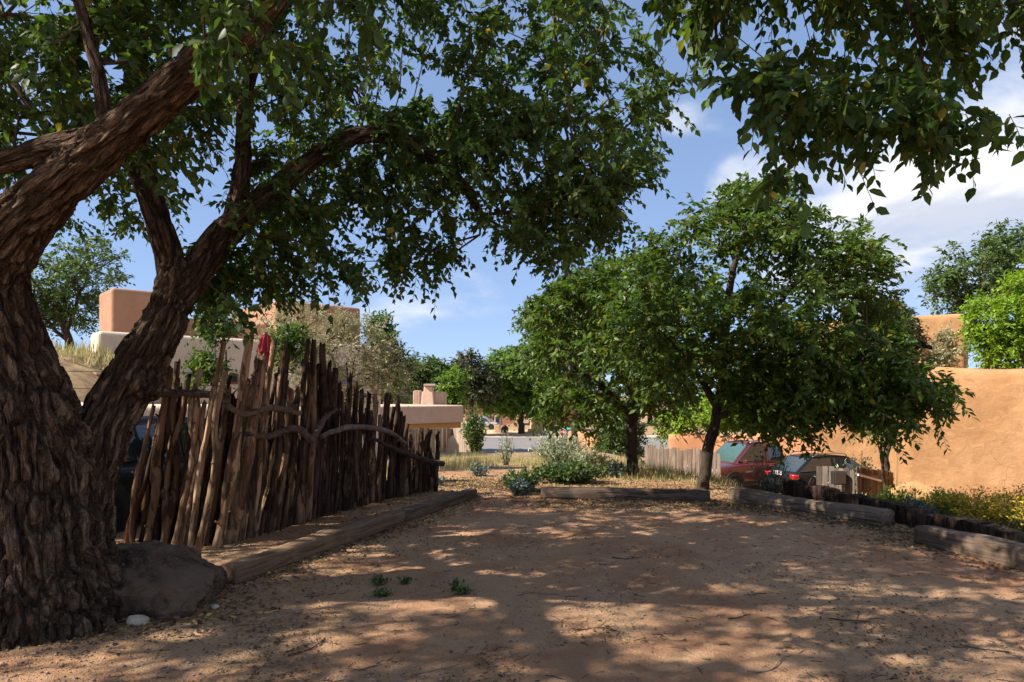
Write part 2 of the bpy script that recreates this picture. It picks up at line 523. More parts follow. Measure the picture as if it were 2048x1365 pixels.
M['pink_stucco'] = stucco('pink_stucco', (0.52, 0.365, 0.27), (0.57, 0.41, 0.305), (0.4, 0.28, 0.2), 0.2)
M['brick'] = stucco('brick', (0.34, 0.165, 0.105), (0.40, 0.2, 0.13), (0.24, 0.12, 0.08), 0.3)
M['pale_adobe'] = stucco('pale_adobe', (0.5, 0.34, 0.2), (0.57, 0.4, 0.25), (0.38, 0.25, 0.15), 0.2)
M['amber_beam'] = plain('amber_beam', (0.46, 0.24, 0.07), 0.7, 0.2, sc=5)
M['asphalt'] = plain('asphalt', (0.185, 0.172, 0.168), 0.9, 0.15, sc=3)
M['concrete'] = plain('concrete', (0.42, 0.35, 0.29), 0.9, 0.1, sc=3)
M['dark_void'] = plain('dark_void', (0.02, 0.018, 0.016), 0.8, 0.1)
M['white_paint'] = plain('white_paint', (0.75, 0.74, 0.7), 0.6, 0.3)
M['window_glass'] = glass_mat('window_glass', (0.03, 0.035, 0.045))
M['rubber'] = plain('rubber', (0.018, 0.018, 0.018), 0.8, 0.2)
M['rim'] = plain('rim', (0.42, 0.42, 0.43), 0.35, 0.5, 0.8)
M['chrome'] = plain('chrome', (0.7, 0.7, 0.72), 0.18, 0.5, 1.0)
M['red_paint'] = plain('red_paint', (0.095, 0.016, 0.016), 0.35, 0.5, 0.25, 0.9, 0.03)
M['black_paint'] = plain('black_paint', (0.008, 0.008, 0.009), 0.45, 0.25, 0.0, 0.12, 0.03)
M['silver_paint'] = plain('silver_paint', (0.46, 0.43, 0.39), 0.35, 0.5, 0.3, 0.6, 0.03)
M['car_glass'] = glass_mat('car_glass', (0.02, 0.03, 0.032), 0.03)
M['screen_glass'] = glass_mat('screen_glass', (0.05, 0.10, 0.09), 0.05)
M['lamp_white'] = glass_mat('lamp_white', (0.75, 0.75, 0.76), 0.08)
M['lamp_red'] = glass_mat('lamp_red', (0.42, 0.012, 0.012), 0.1)
M['plastic_black'] = plain('plastic_black', (0.02, 0.02, 0.021), 0.55, 0.4)
M['green_plastic'] = plain('green_plastic', (0.012, 0.045, 0.04), 0.5, 0.4)
M['red_cloth'] = plain('red_cloth', (0.42, 0.045, 0.06), 0.85, 0.15, sc=14)
M['teal_cloth'] = plain('teal_cloth', (0.03, 0.33, 0.3), 0.8, 0.15)
M['sign_red'] = plain('sign_red', (0.38, 0.022, 0.03), 0.5, 0.4, var=0.04)
M['metal_grey'] = plain('metal_grey', (0.3, 0.3, 0.3), 0.5, 0.5, 0.6)
M['cable'] = plain('cable', (0.02, 0.02, 0.02), 0.6, 0.2)
M['pole_wood'] = plain('pole_wood', (0.2, 0.1, 0.05), 0.85, 0.1, sc=6)
M['white_stone'] = plain('white_stone', (0.44, 0.36, 0.28), 0.9, 0.15, var=0.35, sc=14, bumpd=0.02)

def boulder_mat():
    m, nt = newmat('boulder_stone')
    v = coords(nt, 'Object')
    a = noise(nt, v, 3.2, 6, 0.62, 0.6)
    b = noise(nt, v, 40.0, 6, 0.75)
    c = mixc(nt, remap(nt, a, 0.36, 0.62), (0.07, 0.044, 0.031), (0.27, 0.175, 0.115))
    c = mixc(nt, math_n(nt, 'MULTIPLY', remap(nt, b, 0.48, 0.66), 0.7), c, (0.25, 0.19, 0.15))
    finish(nt, c, 0.9, math_n(nt, 'ADD', a, math_n(nt, 'MULTIPLY', b, 0.4)), 0.16, 0.12)
    return m
M['boulder'] = boulder_mat()

def ground_mat():
    m, nt = newmat('dirt')
    v = coords(nt, 'Object')
    a = noise(nt, v, 0.55, 5, 0.6, 0.3)
    b = noise(nt, v, 3.1, 5, 0.65, 0.2)
    f = noise(nt, v, 38.0, 5, 0.72)
    g = noise(nt, v, 140.0, 3, 0.7)
    c = mixc(nt, remap(nt, a, 0.36, 0.64), (0.362, 0.184, 0.099), (0.46, 0.283, 0.164))
    c = mixc(nt, math_n(nt, 'MULTIPLY', remap(nt, b, 0.46, 0.7), 0.65), c, (0.51, 0.325, 0.195))
    c = mixc(nt, math_n(nt, 'MULTIPLY', remap(nt, f, 0.52, 0.68), 0.5), c, (0.18, 0.098, 0.056))
    c = mixc(nt, math_n(nt, 'MULTIPLY', remap(nt, g, 0.6, 0.72), 0.5), c, (0.57, 0.41, 0.28))
    vor = N(nt, 'ShaderNodeTexVoronoi')
    vor.inputs['Scale'].default_value = 60
    L(nt, v, vor.inputs['Vector'])
    peb = remap(nt, vor.outputs['Distance'], 0.5, 0.1)
    h = math_n(nt, 'ADD', math_n(nt, 'MULTIPLY', f, 1.0), math_n(nt, 'ADD', math_n(nt, 'MULTIPLY', peb, 0.25), math_n(nt, 'MULTIPLY', g, 0.35)))
    # the far hill and verges carry straw-coloured soil
    sep = N(nt, 'ShaderNodeSeparateXYZ')
    L(nt, v, sep.inputs[0])
    far = remap(nt, sep.outputs['Y'], 13.0, 17.0)
    hill = remap(nt, sep.outputs['X'], -6.0, -9.0)
    w = math_n(nt, 'MAXIMUM', far, hill)
    straw = mixc(nt, remap(nt, b, 0.4, 0.62), (0.24, 0.145, 0.09), (0.36, 0.26, 0.14))
    c = mixc(nt, w, c, straw)
    finish(nt, c, 0.95, h, 0.022, 0.1)
    return m
M['dirt'] = ground_mat()

# ------------------------------------------------------------------ terrain
PAL0, PAL1 = np.array((4.52, 11.1)), np.array((5.28, 6.1))      # line of the low palisade on the right
def terrain(x, y):
    x, y = np.broadcast_arrays(np.asarray(x, float), np.asarray(y, float))
    base = -0.42 * ss(y, 12.5, 22) - 3.28 * ss(y, 21, 56)
    xp = PAL0[0] + (PAL0[1] - y) * 0.152
    s = x - xp
    near = (-0.32 * ss(s, 0.02, 0.16) - 0.25 * ss(s, 0.3, 4.5))
    low = -0.57 - 1.42 * ss(y, 11.5, 19.5)
    xf = 3.75 + 0.0 * y
    w = ss(x - xf, -0.3, 2.2) * ss(y, 10.6, 12.2)
    t = ss(y, 10.9, 12.0)
    zr = np.where(y < 10.9, near, near * (1 - t) + (low * ss(x - xf, -0.3, 2.2)) * t)
    zz = np.where(y < 11.0, base + zr, np.minimum(base, base * (1 - w) + low * w) * t + zr * (1 - t))
    zz = np.where(y > 40, np.minimum(base, zz), zz)
    hill = 2.95 * ss(-x, 6.2, 10.5) * ss(y, 5.5, 18.5)
    hill = hill * (1 - 0.85 * ss(y, 35, 70))
    bed = 0.07 * ss(-x, 0.4, 1.6) * ss(y, 5.0, 6.2) * (1 - ss(y, 11, 13)) * ss((y - 5.7) * 0.36 - 2.35 - x, -0.05, 0.25)
    return zz + hill + bed
def tz(x, y):
    return float(terrain(np.array([x]), np.array([y]))[0])
def axis_pts(lo, hi, step, far_lo, far_hi, g=1.16):
    mid = list(np.arange(lo, hi + 1e-6, step))
    a, s, left = lo, step, []
    while a > far_lo:
        s *= g
        a -= s
        left.append(a)
    b, s, right = hi, step, []
    while b < far_hi:
        s *= g
        b += s
        right.append(b)
    return np.array(left[::-1] + mid + right)
xs = axis_pts(-4.6, 6.4, 0.05, -1500, 1500)
ys = axis_pts(2.6, 13.0, 0.05, -300, 2600, 1.13)
GX, GY = np.meshgrid(xs, ys)
GZ = terrain(GX, GY)
q = np.stack((GX.ravel(), GY.ravel(), np.zeros(GX.size)), -1)
rel = (fbm(q * 0.9, 4) - 0.5) * 0.07 + (fbm(q * 5.0 + 9, 3) - 0.5) * 0.028 + (vnoise(q * 22.0) - 0.5) * 0.008
fadef = 1.0 + 2.0 * ss(np.abs(q[:, 0]), 7, 14) * ss(q[:, 1], 8, 20)
onroad = 1 - ss(q[:, 1], 45, 52)
GZ = GZ + (rel * fadef * onroad).reshape(GZ.shape)
nx, ny = len(xs), len(ys)
ii = (np.arange(ny - 1)[:, None] * nx + np.arange(nx - 1)[None]).ravel()
gf = np.stack((ii, ii + 1, ii + nx + 1, ii + nx), -1)
ground = mesh_np('ground', np.stack((GX, GY, GZ), -1).reshape(-1, 3), gf, M['dirt'], None, True)
structure(ground)
def gz(x, y):
    """height of the built ground under points"""
    x, y = np.atleast_1d(np.asarray(x, float)), np.atleast_1d(np.asarray(y, float))
    i = np.clip(np.searchsorted(xs, x) - 1, 0, nx - 2)
    j = np.clip(np.searchsorted(ys, y) - 1, 0, ny - 2)
    u = (x - xs[i]) / (xs[i + 1] - xs[i])
    v = (y - ys[j]) / (ys[j + 1] - ys[j])
    return (GZ[j, i] * (1 - u) * (1 - v) + GZ[j, i + 1] * u * (1 - v) + GZ[j + 1, i] * (1 - u) * v + GZ[j + 1, i + 1] * u * v)
def g1(x, y):
    return float(gz(x, y)[0])

ROADZ = -3.7
def slab(name, x0, x1, y0, y1, z, th, material, bevel=0.02):
    return structure(box(name, ((x0 + x1) / 2, (y0 + y1) / 2, z - th / 2), (x1 - x0, y1 - y0, th), material, None, None, bevel))
slab('road', -120, 160, 58, 82, ROADZ + 0.05, 0.5, M['asphalt'])
slab('sidewalk', -120, 160, 82.05, 86.5, ROADZ + 0.19, 0.6, M['concrete'])

# ------------------------------------------------------------------ foliage tools
T_NEAR = (np.array(((0, 0, 0), (0.42, 0, -0.025), (1, 0, -0.13), (0.16, 0.21, 0.04), (0.52, 0.27, 0.04), (0.16, -0.21, 0.04), (0.52, -0.27, 0.04))),
          np.array(((0, 1, 3), (1, 4, 3), (1, 2, 4), (0, 5, 1), (1, 5, 6), (1, 6, 2))))
T_MID = (np.array(((0, 0, 0), (0.42, 0, -0.02), (1, 0, -0.11), (0.36, 0.31, 0.05), (0.36, -0.31, 0.05))), np.array(((0, 1, 3), (1, 2, 3), (0, 4, 1), (1, 4, 2))))
T_FAR = (np.array(((0, 0, 0), (0.45, 0.24, 0.05), (1, 0, -0.08), (0.45, -0.24, 0.05))), np.array(((0, 2, 1), (0, 3, 2))))
T_THIN = (np.array(((0, 0, 0), (0.45, 0.13, 0.02), (1, 0, -0.06), (0.45, -0.13, 0.02))), np.array(((0, 2, 1), (0, 3, 2))))
def ortho(axis, nrm):
    axis = norm(axis)
    nrm = nrm - axis * (nrm * axis).sum(-1, keepdims=True)
    nrm = norm(nrm)
    return axis, np.cross(nrm, axis), nrm
def leaf_mesh(name, pos, axis, nrm, size, tmpl, material, parent, rnd=None):
    tv, tf = tmpl
    a, s, n = ortho(axis, nrm)
    v = pos[:, None] + size[:, None, None] * (tv[None, :, 0:1] * a[:, None] + tv[None, :, 1:2] * s[:, None] + tv[None, :, 2:3] * n[:, None])
    k = len(tv)
    f = (np.arange(len(pos))[:, None, None] * k + tf[None]).reshape(-1, 3)
    if rnd is None:
        rnd = RNG.random(len(pos))
    return mesh_np(name, v.reshape(-1, 3), f, material, parent, False, np.repeat(rnd, k))
def inside(poly, p):
    poly = np.asarray(poly, float)
    c = np.zeros(len(p), bool)
    j = len(poly) - 1
    for i in range(len(poly)):
        a, b = poly[i], poly[j]
        c ^= ((a[1] > p[:, 1]) != (b[1] > p[:, 1])) & (p[:, 0] < (b[0] - a[0]) * (p[:, 1] - a[1]) / (b[1] - a[1] + 1e-12) + a[0])
        j = i
    return c
def edge_dist(poly, p):
    poly = np.asarray(poly, float)
    d = np.full(len(p), 1e9)
    for i in range(len(poly)):
        a, b = poly[i - 1], poly[i]
        ab = b - a
        t = np.clip(((p - a) @ ab) / (ab @ ab), 0, 1)
        d = np.minimum(d, np.linalg.norm(p - a - t[:, None] * ab, axis=1))
    return d
def crown_points(poly, n, d0, thick, round_px=None, holes=0.0, seed=0, lift=0.0, hs=(0.95, 0.95, 0.95)):
    """points filling a crown whose outline has this shape, thick metres deep at distance d0"""
    rng = np.random.default_rng(seed + 5)
    poly = np.asarray(poly, float) - (0, lift)
    lo, hi = poly.min(0), poly.max(0)
    out = np.zeros((0, 2))
    while len(out) < n:
        p = lo + rng.random((n * 3, 2)) * (hi - lo)
        p = p[inside(poly, p)]
        out = np.vstack((out, p))
    out = out[:n]
    th = np.full(n, thick)
    if round_px:
        e = np.clip(edge_dist(poly, out) / round_px, 0, 1)
        th = thick * np.sqrt(1 - (1 - e) ** 2 + 0.02)
    d = d0 + (rng.random(n) - 0.5) * th
    w = np.stack(((out[:, 0] - 1024) / FPX * d, d, EYE + (HOR - out[:, 1]) / FPX * d), -1)
    if holes:
        keep = fbm(w * np.array(hs) + seed, 2) > holes
        w = w[keep]
    return w
def ell_points(c, r, n, seed=0, shell=0.45, holes=0.0, hs=0.8):
    rng = np.random.default_rng(seed + 77)
    u = norm(rng.normal(size=(n, 3)))
    rad = (shell + (1 - shell) * rng.random(n)) ** 0.7
    rad = rad * (0.78 + 0.44 * fbm(u * 2.2 + seed * 3.1, 3))
    w = np.asarray(c, float) + u * rad[:, None] * np.asarray(r, float)
    if holes:
        w = w[fbm(w * hs + seed, 2) > holes]
    return w
def grow(limbs, attract, attach_z=0.0, seg=0.28, sag=0.0, rng=None, skip=0.25):
    """branches reach from the limbs to every cluster"""
    rng = rng or np.random.default_rng(3)
    pos, dr, par, ln, cap = [], [], [], [], []
    for lm in limbs:
        k0 = int(len(lm) * skip)
        t = norm(np.gradient(lm[:, :3], axis=0))
        for k in range(k0, len(lm)):
            if lm[k, 2] >= attach_z:
                pos.append(lm[k, :3]); dr.append(t[k]); par.append(-1); ln.append(0.0); cap.append(lm[k, 3])
    n0 = len(pos)
    D0 = np.min(np.linalg.norm(attract[:, None] - np.array(pos)[None, ::2], axis=2), axis=1)
    order = np.argsort(D0 + rng.normal(0, 0.25, len(D0)))
    cap_n = n0 + len(attract) * 14
    PO = np.zeros((cap_n, 3)); DR = np.zeros((cap_n, 3)); LN = np.zeros(cap_n); PA = np.full(cap_n, -1)
    PO[:n0], DR[:n0] = pos, dr
    m = n0
    tips = np.zeros((len(attract), 3)); tdir = np.zeros((len(attract), 3)); tipn = np.zeros(len(attract), int)
    for ai in order:
        a = attract[ai]
        v = a - PO[:m]
        d = np.linalg.norm(v, axis=1)
        cs = (v * DR[:m]).sum(1) / np.maximum(d, 1e-6)
        cost = d * (1.35 - 0.35 * cs) + 0.22 * LN[:m]
        b = int(np.argmin(cost))
        dist = d[b]
        nseg = max(1, min(12, int(round(dist / seg))))
        p0 = PO[b].copy()
        ctrl = p0 + DR[b] * dist * 0.38 + rng.normal(0, 0.07, 3) * dist + np.array((0, 0, 0.10 * dist))
        prev, pp = b, p0
        for k in range(1, nseg + 1):
            t = k / nseg
            q = (1 - t) ** 2 * p0 + 2 * t * (1 - t) * ctrl + t * t * a
            if k < nseg:
                q = q + rng.normal(0, 0.03, 3) * min(1, dist)
            PO[m] = q
            e = q - pp
            DR[m] = e / max(np.linalg.norm(e), 1e-6)
            LN[m] = LN[prev] + np.linalg.norm(e)
            PA[m] = prev
            prev, pp = m, q
            m += 1
        tips[ai], tdir[ai], tipn[ai] = a, DR[prev], prev
    cnt = np.zeros(m)
    cnt[tipn] += 1
    for k in range(m - 1, n0 - 1, -1):
        cnt[PA[k]] += cnt[k]
    return PO[:m], PA[:m], cnt, n0, tips, tdir, np.array(cap)
def branch_mesh(name, PO, PA, cnt, n0, r_tip, power, cap, material, parent, extra=None, thin=0.011):
    rad = r_tip * np.maximum(cnt, 1) ** power
    idx = np.arange(n0, len(PO))
    p0, p1 = PO[PA[idx]], PO[idx]
    r1 = rad[idx]
    r0 = np.where(PA[idx] < n0, rad[idx], rad[PA[idx]])
    r0 = np.minimum(r0, r1 * 1.8 + 0.002)
    fs, vs, base = [], [], 0
    sets = [(p0, p1, r0, r1, np.where(r1 > thin, 6, 3))]
    if extra is not None:
        sets.append(extra)
    for a, b, ra, rb, kk in sets:
        for k in (3, 6):
            s = kk == k
            if not s.any():
                continue
            A, B, RA, RB = a[s], b[s], ra[s], rb[s]
            t = norm(B - A)
            ref = np.where(np.abs(t[:, 2:3]) < 0.9, np.array((0, 0, 1.0)), np.array((1.0, 0, 0)))
            u = norm(np.cross(t, ref))
            w = np.cross(t, u)
            ang = np.arange(k) / k * 2 * np.pi
            ring = np.cos(ang)[None, :, None] * u[:, None] + np.sin(ang)[None, :, None] * w[:, None]
            V = np.stack((A[:, None] + ring * RA[:, None, None], B[:, None] + ring * RB[:, None, None]), 1)
            n = len(A)
            o = np.arange(n)[:, None] * 2 * k + base
            j = np.arange(k)[None]
            F = np.stack((o + j, o + (j + 1) % k, o + k + (j + 1) % k, o + k + j), -1).reshape(-1, 4)
            vs.append(V.reshape(-1, 3)); fs.append(F)
            base += n * 2 * k
    return mesh_np(name, np.vstack(vs), np.vstack(fs), material, parent, True)
def sprays(tips, tdir, n_tw, n_lf, tw_len, droop, size, rng, center=None, updir=0.0, hang=0.45, spread=0.9, paired=False):
    n = len(tips) * n_tw
    base = np.repeat(tips, n_tw, 0) + rng.normal(0, 0.05, (n, 3))
    d = norm(np.repeat(tdir, n_tw, 0) * 0.55 + rng.normal(0, 0.62 * spread, (n, 3)) + np.array((0, 0, updir)))
    ln = tw_len * (0.55 + 0.75 * rng.random(n))
    s = (np.arange(n_lf)[None] + 0.35 + 0.5 * rng.random((n, n_lf))) / n_lf
    S = s * ln[:, None]
    dr = droop * (0.6 + 0.8 * rng.random(n))
    pos = base[:, None] + d[:, None] * S[..., None] * 0.9
    pos[..., 2] -= dr[:, None] * S ** 2 / max(tw_len, 1e-6)
    tan = d[:, None] * 0.9 + np.array((0, 0, -1.0)) * (2 * dr[:, None] * S / max(tw_len, 1e-6))[..., None]
    tan = norm(tan)
    side = norm(np.cross(tan, norm(rng.normal(0, 0.5, (n, 1, 3)) + np.array((0, 0, 1.0)))))
    sg = np.where((np.arange(n_lf) % 2) == 0, 1.0, -1.0)[None, :, None]
    ax = norm(tan * 0.55 + side * sg * 0.8 + rng.normal(0, 0.28, (n, n_lf, 3)) + np.array((0, 0, -hang)))
    nr = np.array((0, 0, 0.75)) + rng.normal(0, 0.55, (n, n_lf, 3))
    sz = size * (0.62 + 0.7 * rng.random((n, n_lf)))
    e_mid = base + d * ln[:, None] * 0.45
    e_mid[:, 2] -= dr * (ln * 0.5) ** 2 / tw_len
    e_end = base + d * ln[:, None] * 0.9
    e_end[:, 2] -= dr * ln ** 2 / tw_len
    tubes = (np.vstack((base, e_mid)), np.vstack((e_mid, e_end)), np.full(2 * n, 0.0024), np.full(2 * n, 0.0016), np.full(2 * n, 3))
    return pos.reshape(-1, 3), ax.reshape(-1, 3), nr.reshape(-1, 3), sz.ravel(), tubes
LEAF_SHARED = {}
def single_leaves(pos, axis, nrm, size, material, parent, base, n, tmpl=T_NEAR, key='e'):
    """the leaves that show largest, one object each"""
    if key not in LEAF_SHARED:
        LEAF_SHARED[key] = []
        for k in range(9):
            o = mesh_np('leaf', tmpl[0], tmpl[1], material, None, False, np.full(len(tmpl[0]), (k + 0.5) / 9 * (0.97 if k < 8 else 1.0)))
            me = o.data
            bpy.data.objects.remove(o)
            LEAF_SHARED[key].append(me)
    y = pos[:, 1]
    px = 1024 + pos[:, 0] / np.maximum(y, .1) * FPX
    py = HOR - (pos[:, 2] - EYE) / np.maximum(y, .1) * FPX
    ok = (y > 0.8) & (px > 6) & (px < 2042) & (py > 6) & (py < 1300)
    sc = np.where(ok, size / np.maximum(y, .1), -1)
    pick = np.argsort(-sc)[:n]
    a, s, nn = ortho(axis[pick], nrm[pick])
    for k, i in enumerate(pick):
        o = bpy.data.objects.new('leaf', LEAF_SHARED[key][k * 7 % 9])
        m = Matrix(((*(a[k] * size[i]), 0), (*(s[k] * size[i]), 0), (*(nn[k] * size[i]), 0), (0, 0, 0, 1))).transposed()
        m.translation = Vector(pos[i] - base)
        COL.objects.link(o)
        o.parent = parent
        o.matrix_local = m
    keep = np.ones(len(pos), bool)
    keep[pick] = False
    return keep
def limb(pts, n=None, jit=0.0, seed=0):
    p = np.asarray(pts, float)
    n = n or max(6, int(np.linalg.norm(np.diff(p[:, :3], axis=0), axis=1).sum() / 0.16))
    q = spline(p, n)
    if jit:
        w = np.stack([fbm(np.stack((np.arange(n) * 0.35, np.full(n, seed + c * 9.0), np.zeros(n)), -1), 2) - 0.5 for c in range(3)], -1)
        q[:, :3] += w * jit * np.minimum(1, np.arange(n) / 3)[:, None]
    q[:, 3] = np.maximum(q[:, 3], 0.004)
    return q
def tree(name, label, base, limbs, clusters, leaf, n_tw=4, n_lf=10, tw_len=0.4, droop=0.5, size=0.08, tmpl=T_FAR, bark='young_bark',
         group=None, cat='tree', attach_z=0.0, r_tip=0.004, power=0.46, seed=1, twigs=True, hang=0.45, updir=0.1, singles=0, skip=0.3, seg=0.3, trunk_k=10, trunk_obj=None, leaf_key='e', spread=0.9, branch='twig', ll=None):
    rng = np.random.default_rng(seed)
    base = np.asarray(base, float)
    root = empty(name, tuple(base))
    tag(root, label, cat, group)
    off = Vector(-base)
    if trunk_obj is None:
        mb = MB()
        for li, lm in enumerate(limbs):
            k = trunk_k if lm[0, 3] > 0.03 else 6
            mb.tube(lm[:, :3], lm[:, 3], k, True, 0.14 if lm[0, 3] > 0.05 else 0.06, seed + li)
        t = mb.build('trunk', M[bark], root)
    else:
        t = trunk_obj
        t.parent = root
    t.location = off
    PO, PA, cnt, n0, tips, tdir, cap = grow(limbs, clusters, attach_z, seg, 0, rng, skip)
    pos, ax, nr, sz, tubes = sprays(tips, tdir, n_tw, n_lf, tw_len, droop, size, rng, None, updir, hang, spread)
    br = branch_mesh('branches', PO, PA, cnt, n0, r_tip, power, cap, M[branch], root, tubes if twigs else None)
    br.location = off
    br['kind'] = 'stuff'
    keep = np.ones(len(pos), bool)
    crown = None
    if singles:
        keep = single_leaves(pos, ax, nr, sz, M[leaf], root, base, singles, T_NEAR, leaf_key)
    crown = leaf_mesh('crown', pos[keep], ax[keep], nr[keep], sz[keep], tmpl, M[leaf], root)
    crown.location = off
    crown['kind'] = 'stuff'
    return root

# ------------------------------------------------------------------ the big elm on the left
def LP(rows, n=None, jit=0.0, seed=0):
    return limb([(*P(a, b, d), hw / FPX * d) for a, b, d, hw in rows], n, jit, seed)
elm_limbs = [
    LP([(55, 1300, 4.85, 225), (55, 1235, 4.85, 186), (52, 1120, 4.85, 148), (45, 1000, 4.9, 134), (35, 850, 4.9, 114), (8, 720, 4.9, 84), (-20, 620, 4.85, 76), (-24, 545, 4.8, 72),
        (15, 470, 4.7, 60), (100, 388, 4.6, 49), (240, 265, 4.4, 43), (390, 140, 4.2, 37), (500, 50, 4.05, 29), (600, -60, 3.95, 20), (700, -190, 3.9, 9)]),
    LP([(110, 1240, 4.95, 105), (135, 1130, 4.98, 86), (165, 1010, 5.1, 60), (203, 870, 5.25, 54), (252, 775, 5.4, 50), (303, 690, 5.5, 45), (340, 615, 5.6, 39), (352, 545, 5.65, 33)]),
    LP([(350, 570, 5.65, 31), (335, 500, 5.7, 27), (308, 420, 5.8, 24), (278, 320, 5.9, 22), (266, 220, 6.0, 21), (275, 100, 6.1, 19), (290, -50, 6.2, 15), (300, -220, 6.3, 9)]),
    LP([(345, 615, 5.6, 34), (390, 555, 5.7, 31), (430, 490, 5.9, 29), (490, 430, 6.1, 27), (560, 370, 6.3, 22), (640, 310, 6.5, 19), (720, 270, 6.7, 17), (800, 278, 6.9, 15), (870, 320, 7.0, 13), (930, 375, 7.1, 11), (962, 430, 7.1, 8)]),
    LP([(860, 314, 7.0, 13), (930, 302, 7.1, 9), (1050, 265, 7.3, 6), (1160, 235, 7.5, 4)], None, 0.1),
    LP([(465, 455, 6.05, 18), (485, 330, 6.1, 17), (490, 200, 6.2, 15), (520, 100, 6.3, 12), (600, -40, 6.4, 9), (650, -200, 6.5, 5)]),
    LP([(205, 285, 4.45, 30), (110, 296, 4.5, 25), (0, 325, 4.6, 24), (-150, 330, 4.7, 20), (-400, 250, 4.8, 14), (-700, 100, 4.9, 8)]),
    LP([(212, 260, 4.4, 17), (197, 150, 4.45, 14), (167, 40, 4.5, 12), (140, -60, 4.5, 10), (100, -250, 4.6, 6)]),
    LP([(130, 350, 6.4, 9), (90, 270, 6.6, 10), (40, 180, 6.8, 9), (-40, 80, 7.0, 7), (-100, -60, 7.2, 5)], None, 0.1),
    limb([(*P(-20, 610, 4.85), 0.24), (-4.4, 4.6, 4.0, 0.19), (-5.8, 3.8, 5.6, 0.14), (-7.3, 3.0, 7.2, 0.08), (-8.2, 2.5, 8.6, 0.03)]),
    limb([(-5.0, 4.2, 4.7, 0.13), (-6.8, 5.2, 5.6, 0.09), (-8.6, 6.6, 6.6, 0.04)]),
    limb([(-5.6, 3.9, 5.4, 0.12), (-6.2, 2.0, 6.4, 0.08), (-6.6, 0.0, 7.2, 0.04)]),
]
def big_trunk(limbs, voxel, name, material):
    mb = MB()
    for lm in limbs:
        mb.tube(lm[:, :3], lm[:, 3], 14, True, 0.06, 3.0)
    # burl where an old limb was cut away
    c = P(306, 775, 5.33)
    mb.tube([c + (-0.12, 0.03, 0.03), c + (0.0, 0, 0), c + (0.05, -0.02, -0.01)], [0.15, 0.12, 0.06], 12)
    tmp = mb.build('tmp', None)
    md = tmp.modifiers.new('r', 'REMESH')
    md.mode = 'VOXEL'
    md.voxel_size = voxel
    dg = bpy.context.evaluated_depsgraph_get()
    me = bpy.data.meshes.new_from_object(tmp.evaluated_get(dg))
    bpy.data.objects.remove(tmp)
    n = len(me.vertices)
    co = np.zeros(n * 3, np.float32)
    me.vertices.foreach_get('co', co)
    co = co.reshape(-1, 3).astype(float)
    nf = len(me.polygons)
    lv = np.zeros(len(me.loops), np.int32)
    me.loops.foreach_get('vertex_index', lv)
    quads = lv.reshape(-1, 4)
    bpy.data.meshes.remove(me)
    # relax
    e0 = quads.ravel()
    e1 = np.roll(quads, 1, axis=1).ravel()
    for it in range(4):
        acc = np.zeros_like(co)
        deg = np.zeros(n)
        np.add.at(acc, e0, co[e1]); np.add.at(deg, e0, 1)
        np.add.at(acc, e1, co[e0]); np.add.at(deg, e1, 1)
        co = 0.4 * co + 0.6 * acc / np.maximum(deg, 1)[:, None]
    fn = np.cross(co[quads[:, 2]] - co[quads[:, 0]], co[quads[:, 3]] - co[quads[:, 1]])
    vn = np.zeros_like(co)
    for k in range(4):
        np.add.at(vn, quads[:, k], fn)
    vn = norm(vn)
    sk = np.vstack(limbs)
    tg, na, nb, arc = [], [], [], []
    for li, lm in enumerate(limbs):
        t_, a_, b_ = frames(lm[:, :3])
        tg.append(t_); na.append(a_); nb.append(b_)
        arc.append(np.concatenate(([0], np.cumsum(np.linalg.norm(np.diff(lm[:, :3], axis=0), axis=1)))) + li * 23.0)
    tg, na, nb, arc = np.vstack(tg), np.vstack(na), np.vstack(nb), np.concatenate(arc)
    near = np.zeros(n, int)
    for s in range(0, n, 8000):
        d = np.linalg.norm(co[s:s + 8000, None] - sk[None, :, :3], axis=2) - sk[None, :, 3] * 0.9
        near[s:s + 8000] = d.argmin(1)
    rel = co - sk[near, :3]
    ax, rad = tg[near], sk[near, 3]
    along = (rel * ax).sum(1)
    qv = np.stack(((rel * na[near]).sum(1), (rel * nb[near]).sum(1), (arc[near] + along) * 0.2), -1)
    w = np.stack((fbm(co * 5.0, 3), fbm(co * 5.0 + 31, 3), fbm(co * 5.0 + 77, 3)), -1) - 0.5
    qw = qv + w * (0.075, 0.075, 0.05)
    def worley(p):
        ip = np.floor(p).astype(np.int64)
        f1 = np.full(len(p), 9.0); f2 = np.full(len(p), 9.0); cid = np.zeros(len(p))
        for dx in (-1, 0, 1):
            for dy in (-1, 0, 1):
                for dz in (-1, 0, 1):
                    c = ip + (dx, dy, dz)
                    h1, h2, h3 = _h(c[:, 0], c[:, 1], c[:, 2]), _h(c[:, 0] + 91, c[:, 1] + 17, c[:, 2] + 5), _h(c[:, 0] + 7, c[:, 1] + 57, c[:, 2] + 33)
                    d = np.linalg.norm(c + np.stack((h1, h2, h3), -1) - p, axis=1)
                    b = d < f1
                    f2 = np.where(b, f1, np.minimum(f2, d))
                    cid = np.where(b, h2, cid)
                    f1 = np.where(b, d, f1)
        return f1, f2, cid
    fr = np.where(rad > 0.22, 11.0, 17.0)[:, None]
    a1, a2, cid = worley(qw * fr * (1, 1, 0.72))
    e1_, e2_, cid2 = worley(qw * fr * 2.3 * (1, 1, 0.7) + 40)
    plate = ss(a2 - a1, 0.0, 0.26)
    crack = ss(e2_ - e1_, 0.0, 0.22)
    fine = fbm(qv * (60, 60, 90), 2) - 0.5
    h = plate * (0.72 + 0.62 * cid) + 0.26 * crack * (0.5 + cid2) + 0.30 * fine
    amp = np.clip(rad * 0.12, 0.004, 0.045)
